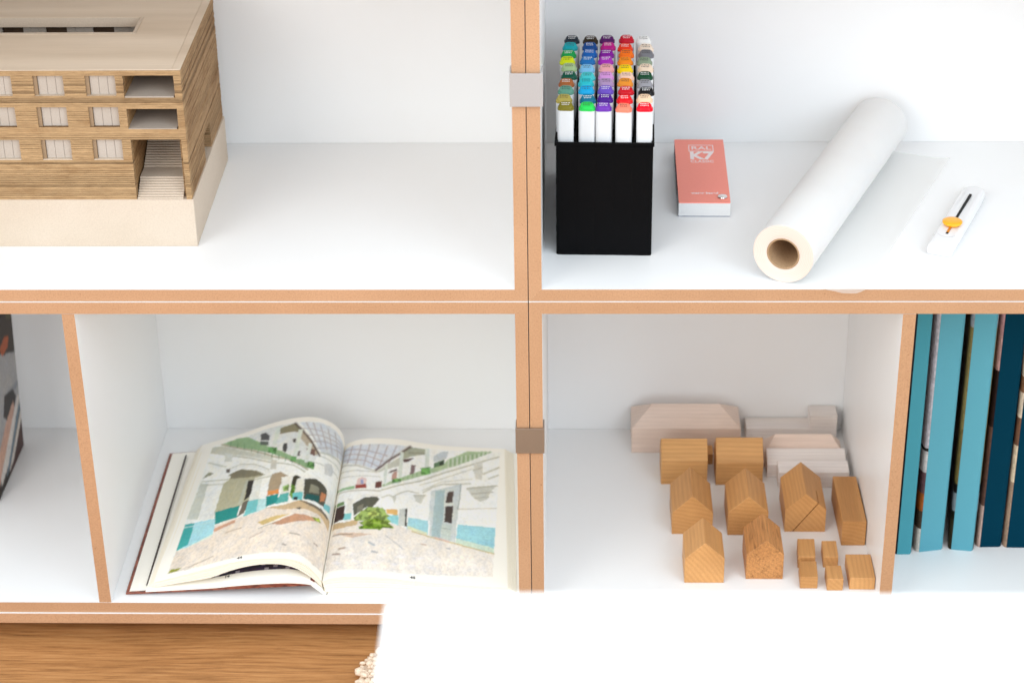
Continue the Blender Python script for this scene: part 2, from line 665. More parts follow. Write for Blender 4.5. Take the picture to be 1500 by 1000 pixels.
win_x = [-441.5 - 52.2 * k for k in range(5)]
rows = [(180.4, 203.3), (146.0, 168.8), (111.2, 133.8)]
OPEN = [(x, x + 30.0, z0, z1) for x in win_x for z0, z1 in rows]
OPEN += [(-403.6, -353.0, 179.3, 202.4), (-403.0, -352.4, 144.8, 167.3), (-402.2, -351.0, 60.0, 133.0)]
DOOR = (193.0, 232.5, 63.0, 97.2)
WT = 9.0                # wall thickness
m = MB()
rnd = random.Random(11)
z = PZ1
while z < WZ - .3:
    h = rnd.uniform(1.9, 2.9)
    if WZ - (z + h) < .9:
        h = WZ - z
    jit = rnd.choice((0, 0, 0, .12, .25)) + rnd.uniform(0, .18)
    br = rnd.uniform(.88, 1.10)
    if rnd.random() < .10:
        br *= .66
        jit += .35
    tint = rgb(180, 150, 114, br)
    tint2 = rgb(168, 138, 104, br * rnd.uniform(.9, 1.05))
    tgap = rgb(112, 84, 58, rnd.uniform(.7, 1.1))
    zm = z + h / 2
    gap = rnd.choice((.10, .16, .22, .30, .48))
    z1 = z + h - gap
    xs = [(a, b) for a, b, c, d in OPEN if c < zm < d]
    xs.sort()
    cuts = [BX0]
    for a, b in xs:
        cuts += [a, b]
    cuts.append(BX1 - WT)
    segs = [(cuts[i], cuts[i + 1]) for i in range(0, len(cuts), 2)]
    # the front wall keeps its corner with the right wall as one piece
    segs[-1] = (segs[-1][0], BX1 - jit)
    for a, b in segs:
        if b - a > .2:
            m.box(a + rnd.uniform(0, .25), b - (0 if b > BX1 - 2 else rnd.uniform(0, .25)), BY0 + jit, BY0 + WT, z, z1, 0, tint)
            m.box(a + .3, b - .9, BY0 + jit + .8, BY0 + WT - .1, z1, z + h, 0, tgap)
    ys = [(BY0 + WT, BY1)]
    if DOOR[2] < zm < DOOR[3]:
        ys = [(BY0 + WT, DOOR[0]), (DOOR[1], BY1)]
    for a, b in ys:
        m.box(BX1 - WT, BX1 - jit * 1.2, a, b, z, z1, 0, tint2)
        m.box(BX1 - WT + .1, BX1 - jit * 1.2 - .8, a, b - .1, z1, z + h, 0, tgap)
    m.box(BX0, BX0 + WT, BY0 + WT, BY1, z, z1, 0, tint)
    m.box(BX0 + WT, BX1 - WT, BY1 - WT, BY1 - jit, z, z1, 0, tint)
    z += h
tag(m.build('layered_wall', STRATA, am, weld=False), kind='stuff')

# block added behind the windows to stop light leaking through the model
m = MB()
m.box(BX0 + WT, -404.6, BY0 + WT + .2, 190, PZ1 + .2, 203.8)
m.build('light_stop_block', CARD_GREY, am)

for x in win_x:
    for z0, z1 in rows:
        m = MB()
        m.box(x + .1, x + 29.9, BY0 + .5, BY0 + 8.6, z0 - .6, z0 + .25)
        w = m.build('window', CARD, am)
        m = MB()
        m.box(x - .3, x + 3.6, BY0 + 2.0, BY0 + 6.4, z0 + .3, z1 + .4)
        m.build('jamb', plain('jamb_board', rgb(150, 126, 100), .7, .2, speck=.1), w)
        for k in range(3):
            m = MB()
            a = x + 3.9 + k * 9.0
            m.box(a, a + 8.75, BY0 + 4.0, BY0 + 7.0 + k * .2, z0 + .3, z1 + .5)
            m.build('panel', CARD_GREY, w, bevel=.2)

# two open loggias and the stair well at the right end
lw = MB()
for z0, z1, dp in ((179.3, 202.4, 60), (144.8, 167.3, 60), (60.0, 133.0, 92)):
    x0, x1 = -403.3, BX1 - WT
    zz = z0
    while zz < z1:
        h = min(rnd.uniform(1.3, 2.1), z1 - zz)
        br = rnd.uniform(.75, 1.0)
        j = rnd.uniform(0, .3)
        lw.box(x0 - 1.2, x0 - .3 + j, BY0 + WT + .1, BY0 + dp, max(zz, PZ1), zz + h - .05, 0, rgb(180, 144, 102, br))
        zz += h
tag(lw.build('loggia_side_wall', STRATA, am, weld=False), kind='stuff')
for z0, z1, dp in ((179.3, 202.4, 60), (144.8, 167.3, 60)):
    m = MB()
    m.box(-403.4, BX1 - WT - .1, BY0 + .8, BY0 + dp, z0 - 1.6, z0 + .05)
    m.build('loggia_floor', CARD_GREY, am)
    m = MB()
    m.box(-403.4, BX1 - WT - .1, BY0 + WT, BY0 + dp, z1, z1 + 1.5)
    m.build('loggia_ceiling', CARD_GREY, am)
    m = MB()
    m.box(-404.4, BX1 - WT - .1, BY0 + dp + .1, BY0 + dp + 2, z0 - 1.6, z1 + 1.5)
    m.build('loggia_back_wall', DARKW, am)  # back wall coloured dark to stand for shade deep in the loggia
xs0, xs1 = -401.6, BX1 - WT - .4
zz, yy = PZ1 + .1, BY0 + 1.0
for k in range(24):
    if k == 8:
        ln = 24.5
    else:
        ln = 2.9
    zz += 1.62
    m = MB()
    m.box(xs0 if k < 8 else xs0 - .4, xs1, yy, yy + ln + 3.0, zz - 1.62, zz)
    m.build('stair_step', CARD, am, bevel=.12)
    yy += ln
m = MB()
m.box(-403, BX1 - WT - .1, yy + 3.2, yy + 5, PZ1, 140)
m.build('stair_back_wall', CARD_GREY, am)
m = MB()
m.box(BX1 - WT - 30, BX1 - .4, DOOR[0] + .2, DOOR[1] - .2, DOOR[2] - 3.0, PZ1 - .35 + .6)
m.build('door_sill', CARD, am)

# roof with its long light slot
SX0, SX1, SY0, SY1 = -640.0, -408.0, 199.5, 250.0
RZ0, RZ1 = 204.2, 207.75
rx0, rx1, ry0, ry1 = BX0 + 2, -354.0, BY0 + 2.6, BY1 - 6.5
m = MB()
m.box(rx0, rx1, ry0, SY0, RZ0, RZ1)
m.box(rx0, rx1, SY1, ry1, RZ0, RZ1)
m.box(rx0, SX0, SY0, SY1, RZ0, RZ1)
m.box(SX1, rx1, SY0, SY1, RZ0, RZ1)
m.build('roof', ROOFM, am)
m = MB()
m.box(BX0, BX1 - .2, BY0 + .2, BY0 + 2.4, WZ + .05, WZ + .75)
m.box(-353.6, BX1 - .2, BY0 + 2.4, BY1 - .2, WZ + .05, WZ + .75)
m.box(BX0, -353.6, BY1 - 6.3, BY1 - .2, WZ + .05, WZ + .75)
m.build('roof_rim', ROOFM, am)
fr = 4.6
m = MB()
m.box(SX0, SX1, SY0 + .1, SY0 + fr, 198.0, RZ1 + .5)
m.box(SX0, SX1, SY1 - .8, SY1 - .1, 197.2, RZ1 - .4)
m.prism([(SX1 - 3.4, SY0 + fr), (SX1 - .1, SY0 + fr), (SX1 - .1, SY1 - .8), (SX1 - 3.4, SY1 - .8)], 'z', 196.5, RZ1 + .5)
m.build('light_slot_frame', CARD, am)
cx = SX1 - 11.2
k = 0
while cx > SX0:
    nx = max(SX0, cx - (24.2 if k % 2 == 0 else 22.4) - (4 if k % 4 == 2 else 0))
    m = MB()
    if k % 2 == 0:
        for q in range(3):
            w_ = (cx - nx) / 3
            m.box(nx + q * w_ + .15, nx + (q + 1) * w_ - .15, 259.5, 262, 160, 197)
        m.build('slot_panel', CARD_GREY, am)
    else:
        m.box(nx, cx, 262.5, 264, 160, 197)
        for q in range(5):
            m.box(nx, cx, 261.8, 262.5, 181 + q * 3.2, 182 + q * 3.2)
        m.build('slot_opening', DARKW, am)
    cx = nx
    k += 1
m = MB()
m.box(SX1 - 11.0, SX1 - 2, 259.5, 262, 160, 197)
m.build('slot_panel', CARD_GREY, am)
m = MB()
m.box(SX0, SX1, SY0, 266, 156, 158)
m.build('slot_floor', CARD_GREY, am)

# ------------------------------------------------------------------ marker box with fifty markers
BLACKP = plain('black_plastic', (.003, .003, .0035, 1), .5, .06, speck=.15, sscale=900)
MBX = (27.2, 79.0, T)
MROT = math.radians(-1.7)
bx = thing('marker_box', 'open black plastic box full of colour capped markers', 'marker box', MBX, MROT)
W_, L_, HT = 97.0, 207.0, 124.2


def bxpart(name, mbl, bevel=0, seg=1):
    return mbl.build(name, BLACKP, bx, bevel=bevel, seg=seg, local=True)


# front wall with its shallow vertical flutes, bottom and the other walls
m = MB()
out = []
nf = 60
for i in range(nf + 1):
    u = i / nf
    x = 2.2 + (W_ - 4.4) * u
    out.append((x, .25 - .22 * abs(math.sin(u * math.pi * 5)) ** .5))
prof = [(0.0, 2.6), (.7, .9)] + out + [(W_ - .7, .9), (W_, 2.6)]
m.prism(prof, 'z', 0, HT, smooth=True)
bxpart('front_wall', m)
for name, a in (('side_wall', (0, 2.0, 2.65, L_ - 2.05)), ('side_wall', (W_ - 2.0, W_, 2.65, L_ - 2.05)), ('back_wall', (0, W_, L_ - 2, L_))):
    m = MB()
    m.box(*a, 0.05, HT)
    bxpart(name, m, .5)
m = MB()
m.box(2.05, W_ - 2.05, 2.7, L_ - 2.1, .1, 2)
bxpart('bottom', m)
m = MB()
for (a, b, c, d) in ((-1.3, 0.9, -1.0, L_ + 1), (W_ - .9, W_ + 1.0, -1.0, L_ + 1), (.9, W_ - .9, -1.0, .9), (.9, W_ - .9, L_ - .9, L_ + 1)):
    m.box(a, b, c, d, HT - 3.4, HT + .5)
bxpart('rim', m, .4)
for yy in (36, 100, 164):
    for zz in (8, 62, 108):
        m = MB()
        m.box(-1.5, .2, yy, yy + 5, zz, zz + 7)
        bxpart('side_nub', m, .5)
CXS = [8.9, 29.3, 48.2, 67.6, 87.9]
PITCH = 20.3
for k in range(4):
    xx = (CXS[k] + CXS[k + 1]) / 2
    m = MB()
    m.box(xx - .7, xx + .7, 2.7, L_ - 2.1, 2.1, HT - 5)
    bxpart('divider_wall', m, .2)
for r in range(9):
    yy = 5.0 + PITCH * (r + 1) - 1.6
    for k in range(5):
        a = 2.1 if k == 0 else (CXS[k - 1] + CXS[k]) / 2 + .75
        b = W_ - 2.1 if k == 4 else (CXS[k] + CXS[k + 1]) / 2 - .75
        m = MB()
        m.box(a, b, yy - .5, yy + .5, 2.1, HT - 12)
        bxpart('divider_wall', m)

COLS = [
    [('charcoal navy', 38, 48, 58), ('teal cyan', 20, 165, 175), ('grass green', 20, 155, 75), ('lime yellow', 215, 226, 25), ('pale sage', 168, 194, 142), ('dark green', 8, 82, 62), ('rust brown', 168, 98, 54), ('sea green', 98, 154, 134), ('khaki', 178, 162, 82), ('olive', 126, 116, 32)],
    [('dark brown', 54, 42, 26), ('navy blue', 15, 72, 142), ('royal blue', 22, 96, 178), ('azure blue', 28, 114, 184), ('light blue', 130, 196, 236), ('turquoise', 74, 206, 210), ('bright cyan', 42, 194, 204), ('sky blue', 25, 174, 230), ('petrol blue', 16, 114, 144), ('neon green', 42, 210, 88)],
    [('dark plum', 86, 22, 98), ('magenta', 188, 22, 132), ('violet', 132, 22, 154), ('orchid purple', 168, 42, 184), ('light pink', 240, 170, 174), ('lilac pink', 220, 154, 220), ('mauve', 178, 148, 188), ('lavender blue', 112, 82, 194), ('deep purple', 76, 22, 142), ('mid purple', 112, 54, 174)],
    [('crimson', 204, 22, 46), ('red orange', 240, 58, 22), ('orange', 250, 118, 26), ('amber orange', 250, 142, 22), ('golden yellow', 252, 214, 14), ('pale peach', 248, 208, 186), ('ochre orange', 236, 148, 48), ('dark red', 206, 20, 36), ('bright red', 238, 22, 32), ('salmon', 246, 134, 108)],
    [('pure white', 242, 242, 240), ('pale cream', 242, 224, 206), ('slate grey', 122, 122, 128), ('grey green', 142, 158, 134), ('pale beige', 238, 214, 190), ('bottle green', 20, 72, 46), ('mid grey', 152, 152, 158), ('jet black', 20, 20, 22), ('skin tone', 242, 208, 174), ('bright scarlet', 232, 12, 38)],
]
ROWN = ['back', 'second from the back', 'third from the back', 'fourth from the back', 'fifth from the back', 'fifth from the front', 'fourth from the front', 'third from the front', 'second from the front', 'front']
COLN = ['leftmost column', 'second column', 'middle column', 'fourth column', 'rightmost column']
WHITEP = plain('white_marker_plastic', (.72, .73, .74, 1), .32, .5, speck=.01)
INKW = plain('white_print', (.82, .82, .82, 1), .5, .3)
INKB = plain('black_print', (.03, .03, .03, 1), .5, .3)
m = MB()
m.loft([[(x, y, z) for x, y in rrect(w, w - 4.2, 3.4, 5)] for w, z in ((15.2, 5), (16.0, 6), (16.0, 152.2), (15.4, 153.0))])
BODY = m.mesh('barrel', WHITEP, angle=40)
capm = MB()
rings = []
for w, d, r, z, tilt, oy in ((15.6, 11.0, 3.4, 152.7, 0, 0), (16.4, 11.8, 4.2, 153.1, 0, 0), (16.5, 11.9, 4.4, 154.2, 0, 0), (16.1, 11.5, 4.4, 154.8, .02, 0), (14.6, 10.0, 4.4, 155.0, .04, 0), (14.2, 9.5, 4.4, 156.2, .16, .0), (13.2, 8.4, 4.0, 157.5, .28, .1), (11.8, 7.0, 3.4, 158.2, .34, .2), (9.0, 5.0, 2.4, 158.4, .34, .2)):
    rings.append([(x, y + oy, z + tilt * y) for x, y in rrect(w, d, min(r, d / 2 - .05), 5)])
capm.loft(rings)
CAPM = {}


def cap_mat(nm, r, g, b):
    mt, nt, bs = new_mat('cap_' + nm.replace(' ', '_'))
    bs.inputs['Base Color'].default_value = rgb(r, g, b)
    bs.inputs['Roughness'].default_value = .22
    bs.inputs['Specular IOR Level'].default_value = .22
    v = coords(nt)
    bump(nt, bs, noise(nt, v, 700, 2, .5), .04, .0003)
    return mt


def code_mesh(seed):
    r = random.Random(seed)
    mm = MB()

    def mark(x, y, w, h):
        z = lambda yy: 158.42 + .34 * (yy - .2)
        mm.faces([(x, y, z(y) + .02), (x + w, y, z(y) + .02), (x + w, y + h, z(y + h) + .02), (x, y + h, z(y + h) + .02),
                  (x, y, z(y) - .2), (x + w, y, z(y) - .2), (x + w, y + h, z(y + h) - .2), (x, y + h, z(y + h) - .2)],
                 [(0, 1, 2, 3), (7, 6, 5, 4), (0, 4, 5, 1), (1, 5, 6, 2), (2, 6, 7, 3), (3, 7, 4, 0)])
    for row, y0 in enumerate((.75, -1.75)):
        x = -4.4 + r.uniform(0, .6)
        while x < 3.6:
            w = r.uniform(.45, 1.0)
            mark(x, y0 + r.uniform(-.15, .15), w, 1.25)
            x += w + r.uniform(.5, .9)
    return mm


CODES = [code_mesh(s) for s in range(6)]
CODE_ME = {}
c_, s_ = math.cos(MROT), math.sin(MROT)
proto = None
jr = random.Random(5)
for ci in range(5):
    for ri in range(10):          # ri 0 = back row
        nm, r_, g_, b_ = COLS[ci][ri]
        lx, ly = CXS[ci] + jr.uniform(-.45, .45), 11.3 + PITCH * (9 - ri) + jr.uniform(-.7, .7)
        wx, wy = MBX[0] + lx * c_ - ly * s_, MBX[1] + lx * s_ + ly * c_
        lab = f'{nm} capped marker, {ROWN[ri]} in the {COLN[ci]}'
        mk = thing('marker', lab, 'marker', (wx, wy, T + 2.2 + jr.uniform(0, 1.3)), MROT + math.radians(jr.uniform(-5, 5)), 'capped markers standing in the black box')
        mk.rotation_euler.x = math.radians(jr.uniform(-.7, .7))
        mk.rotation_euler.y = math.radians(jr.uniform(-.5, .5))
        ob = bpy.data.objects.new('barrel', BODY)
        C.objects.link(ob)
        ob.parent = mk
        oc = bpy.data.objects.new('cap', capm.mesh('cap', cap_mat(nm, r_, g_, b_), angle=50))
        C.objects.link(oc)
        oc.parent = mk
        lum = .3 * r_ + .59 * g_ + .11 * b_
        dark = lum < 118
        key = (jr.randrange(6), dark)
        if key not in CODE_ME:
            CODE_ME[key] = CODES[key[0]].mesh('printed_code', INKW if dark else INKB)
        op = bpy.data.objects.new('printed_code', CODE_ME[key])
        C.objects.link(op)
        op.parent = oc

# ------------------------------------------------------------------ colour fan deck
CORAL = plain('coral_cover', rgb(255, 153, 137), .5, .25, speck=.03, sscale=300)
PAPER = plain('white_paper_edges', (.80, .80, .80, 1), .7, .2, speck=.03, sscale=900)
LINEP = plain('paper_gap', rgb(198, 200, 208), .8, .1)
SILK = plain('silver_print', rgb(248, 232, 232), .45, .4)
CHROME = metal('chrome_rivet', (.82, .80, .78, 1), .14)
kd = thing('colour_fan_deck', 'coral covered colour fan deck with white lettering lying on the upper right shelf', 'fan deck', (155.6, 168.2, T), math.radians(-.75))
KW, KL = 54.6, 165.5
m = MB()
m.box(0, KW, .4, KL, .1, .9)
m.build('back_cover', plain('blue_back_cover', rgb(58, 78, 120), .5, .4), kd, bevel=.2, local=True)
zz = 1.0
kr = random.Random(8)
while zz < 15.4:
    h = kr.uniform(.85, 1.15)
    m = MB()
    e = kr.uniform(0, .35)
    m.box(e, KW - kr.uniform(0, .3), e * .8, KL - .3, zz, zz + h - .06)
    pb = m.build('page_bundle', PAPER, kd, local=True)
    zz += h
# colour patches printed to the left edge of the pages
pal = [(60, 92, 140), (150, 60, 52), (52, 70, 82), (40, 58, 74), (190, 110, 60), (70, 120, 96), (44, 50, 66), (120, 130, 140), (70, 44, 40)]
m = MB()
for k in range(9):
    a = 40 + k * 13.6
    for q in range(5):
        c = pal[(k * 2 + q * 3) % 9]
        m.box(-.12, .5, a, a + 9.6, 1.6 + q * 2.6, 3.9 + q * 2.6, 0, rgb(*c))
m.build('edge_colours', tinted('fan_edge_print', .7), kd, local=True, weld=False)
m = MB()
m.prism(rrect(KW, KL, 1.2, 3, KW / 2, KL / 2), 'z', 15.6, 16.9)
cv = m.build('front_cover', CORAL, kd, bevel=.2, local=True)
zt = 16.93
m = MB()
x0, x1, y0, y1 = 15.0, 42.6, 132.4, 150.0
for a in ((x0, x1, y0, y0 + 1.1), (x0, x1, y1 - 1.1, y1), (x0, x0 + .9, y0 + 1.1, y1 - 1.1), (x1 - .9, x1, y0 + 1.1, y1 - 1.1)):
    m.box(*a, zt - .05, zt + .03)
m.build('logo_frame', SILK, cv, local=True)
text_mesh('logo_text', 'RAL', 12.2, SILK, cv, (28.9, 141.2, zt), bold=.12, sx=1.06)
text_mesh('logo_text', 'K7', 27.5, SILK, cv, (28.6, 120.2, zt), bold=1.1, sx=.83)
text_mesh('logo_text', 'CLASSIC', 8.6, SILK, cv, (28.8, 105.2, zt), bold=.08, sx=.76, spacing=1.06)
text_mesh('cover_text', 'water based', 6.2, SILK, cv, (28.4, 23.2, zt), bold=.22, sx=.86, spacing=1.08)
m = MB()
m.loft([[(46.5 + r * math.cos(a), 11.8 + r * math.sin(a), z) for a in [math.tau * i / 32 for i in range(32)]] for r, z in ((5.0, 16.8), (5.2, 18.2), (4.9, 18.9), (3.6, 19.4), (1.2, 19.6))])
m.build('rivet', CHROME, kd, local=True, angle=30)

# ------------------------------------------------------------------ roll of tracing paper
ROLLP, nt, b = new_mat('tracing_paper_roll')
b.inputs['Roughness'].default_value = .55
b.inputs['Specular IOR Level'].default_value = .3
b.inputs['Subsurface Weight'].default_value = .25
b.inputs['Subsurface Radius'].default_value = (.012, .009, .007)
b.inputs['Subsurface Scale'].default_value = .6
f = noise(nt, coords(nt), 14, 4, .6)
nt.links.new(ramp(nt, f, [(.3, (.75, .742, .73, 1)), (.7, (.78, .772, .76, 1))]), b.inputs['Base Color'])
ROLLE, nt, b = new_mat('paper_roll_end')
b.inputs['Roughness'].default_value = .7
b.inputs['Specular IOR Level'].default_value = .2
w = N(nt, 'ShaderNodeTexWave', wave_type='RINGS', rings_direction='Z')
w.inputs['Scale'].default_value = 190
w.inputs['Distortion'].default_value = 1.0
w.inputs['Detail'].default_value = 3
nt.links.new(coords(nt), w.inputs['Vector'])
nt.links.new(ramp(nt, w.outputs['Fac'], [(0, rgb(222, 204, 191)), (1, rgb(231, 215, 204))]), b.inputs['Base Color'])
bump(nt, b, w.outputs['Fac'], .12, .0003)
KRAFT = mdf('kraft_core', rgb(176, 146, 114), rgb(140, 112, 84), 800)
SHEET, nt, b = new_mat('tracing_paper_sheet')
b.inputs['Base Color'].default_value = (.93, .925, .905, 1)
b.inputs['Roughness'].default_value = .42
b.inputs['Specular IOR Level'].default_value = .35
f = noise(nt, coords(nt), 9, 4, .6)
bump(nt, b, f, .12, .004)
tr = nt.nodes.new('ShaderNodeBsdfTransparent')
tl = nt.nodes.new('ShaderNodeBsdfTranslucent')
tl.inputs['Color'].default_value = (.95, .945, .93, 1)
m1 = nt.nodes.new('ShaderNodeMixShader')
m2 = nt.nodes.new('ShaderNodeMixShader')
m1.inputs[0].default_value = .42
m2.inputs[0].default_value = .54
outn = nt.nodes['Material Output']
nt.links.new(b.outputs[0], m1.inputs[1])
nt.links.new(tl.outputs[0], m1.inputs[2])
nt.links.new(m1.outputs[0], m2.inputs[1])
nt.links.new(tr.outputs[0], m2.inputs[2])
nt.links.new(m2.outputs[0], outn.inputs['Surface'])

RR = 31.0
A0, A1 = Vector((251.6, 17.0)), Vector((386.9, 343.0))
dr = (A1 - A0).normalized()
RL = (A1 - A0).length
pr = thing('paper_roll', 'thick roll of white tracing paper on a cardboard core, partly unrolled over the shelf edge', 'paper roll', (A0.x, A0.y, T))
RM = Matrix((Vector((-dr.y, dr.x, 0)), Vector((0, 0, 1)), Vector((dr.x, dr.y, 0)))).transposed().to_4x4()   # local z runs along the roll
RM.translation = Vector((0, 0, RR + .4)) * S


def ring(r, z, n=96):
    return [(r * math.cos(math.tau * i / n), r * math.sin(math.tau * i / n), z) for i in range(n)]


m = MB()
ri, ro = 16.9, RR
n = 96
R = [ring(ri, 0), ring(ri + .5, -.3), ring(22, -.1), ring(26, -.35), ring(ro - .5, -.1), ring(ro, .5)]
m.loft(R, 1, False, False, True)
m.loft([ring(ro, .5), ring(ro, RL - .3), ring(ro - .4, RL)], 0, False, False, True)
m.loft([ring(ro - .4, RL), ring(ri, RL)], 1, False, False, True)
m.loft([ring(ri, RL), ring(ri, 0)], 1, False, False, True)
o = m.build('wound_paper', [ROLLP, ROLLE], pr, local=True)
o.matrix_local = RM
m = MB()
m.loft([ring(15.0, .6), ring(15.2, .2), ring(16.6, .2), ring(16.8, .6), ring(16.8, RL - 1), ring(15.0, RL - 1), ring(15.0, .6)], 0, False, False, True)
o = m.build('cardboard_core', KRAFT, pr, local=True)
o.matrix_local = RM
# the unrolled end
m = MB()
NA, NP = 90, 40
wmax = 83.0
vs = []
for i in range(NA + 1):
    for j in range(NP + 1):
        a, p = i / NA * (RL + .0), j / NP
        # the free front corner is rounded, the edge dips over the shelf front
        w_ = wmax - (1.6 * math.sin(a / RL * 3.0))
        if a < 20:
            w_ = wmax - 20 + math.sqrt(max(0, 400 - (20 - a) ** 2))
        pp = p * w_
        if pp > 1e-6 or True:
            x = A0.x + dr.x * a + dr.y * pp
            y = A0.y + dr.y * a - dr.x * pp
        zc = 13.8 + .5 * math.sin(a * .021 + 1) * (pp / wmax) + 2.6 * max(0, (pp - 58) / 25) ** 2 * (.35 + .65 * (a / RL))
        if y < 3:
            zc -= .012 * (3 - y) ** 2 * .7 - .15
        vs.append((x, y, max(zc, 13.6) if y > 2.5 else zc))
fs = []
for i in range(NA):
    for j in range(NP):
        q = i * (NP + 1) + j
        fs.append((q, q + 1, q + NP + 2, q + NP + 1))
m.faces(vs, fs, 0, True)
m.build('loose_sheet', SHEET, pr, angle=180)

# ------------------------------------------------------------------ utility knife
KN = plain('white_knife_plastic', (.81, .81, .82, 1), .25, .5, speck=.01)
DK = plain('black_slot', (.006, .006, .006, 1), .6, .3)
GREYL = plain('grey_seam', (.42, .42, .43, 1), .7, .2)
YEL = plain('yellow_plastic', rgb(252, 176, 20), .3, .5, speck=.02)
ORA = plain('orange_plastic', rgb(214, 130, 24), .4, .5)
kf = thing('utility_knife', 'white utility knife with a round yellow slider button and black slot', 'knife', (415.3, 73.9, T), -math.atan2(58, 139))
hw = 12.9
# outline (x across, y along)
ol = [(-hw + 2, 0), (hw - 2, 0), (hw - .5, .6), (hw, 2.2)]
ol += [(hw + .2, 60), (hw, 130), (hw - .8, 145)]
ol += [(hw * math.cos(a) - .4 * math.cos(a), 148 + 15 * math.sin(a)) for a in [math.radians(d) for d in range(15, 166, 15)]]
ol += [(-hw + .8, 145), (-hw, 130), (-hw - .2, 60), (-hw, 2.2), (-hw + .5, .6)]
m = MB()
NZ = []
for ins, zz in ((1.6, .3), (.35, 1.6), (0, 4.0), (0, 8.6), (.7, 10.6), (2.4, 12.0), (5.0, 12.6)):
    rr = []
    for x, y in ol:
        sx = (abs(x) - ins) / max(abs(x), 1e-6) if abs(x) > ins else 0
        yy = y + ins * (1 - min(y, 163) / 81.5)
        dz = -2.6 * max(0, (y - 138) / 25) ** 2 * (zz / 12.6)
        rr.append((x * sx, yy, zz + dz))
    NZ.append(rr)
m.loft(NZ)
kb = m.build('handle', KN, kf, local=True, angle=50)
ztop = 12.62
m = MB()
m.box(-1.3, 1.3, 29, 133, ztop - 2, ztop + .12)
m.build('slot', DK, kf, local=True)
m = MB()
m.box(-1.2, 1.2, 33, 45, ztop + .1, ztop + .5)
m.build('blade_carrier', ORA, kf, local=True)
m = MB()
m.loft([[(r * math.cos(a), 52 + r * math.sin(a), z) for a in [math.tau * i / 40 for i in range(40)]] for r, z in ((7.5, ztop + .2), (9.6, ztop + 2.0), (10.3, ztop + 3.2), (10.2, ztop + 4.2), (9.2, ztop + 4.9), (5, ztop + 5.4), (1, ztop + 5.5))])
m.build('slider_button', YEL, kf, local=True, angle=50)
m = MB()
pts = [(x, 27 - 5.5 * (1 - (x / 9.0) ** 2) if abs(x) < 9 else 27 + (abs(x) - 9) * .0) for x in [-9 + 18 * i / 16 for i in range(17)]]
for (xa, ya), (xb, yb) in zip(pts[:-1], pts[1:]):
    m.prism([(xa, ya), (xb, yb), (xb, yb + .35), (xa, ya + .35)], 'z', ztop - .6, ztop + .04)
m.build('cap_seam', GREYL, kf, local=True, weld=False)
m = MB()
m.box(-hw + 2.2, hw - 3.5, -.03 + .3, 1.2, 6.2, 6.75)
m.build('front_seam', GREYL, kf, local=True)

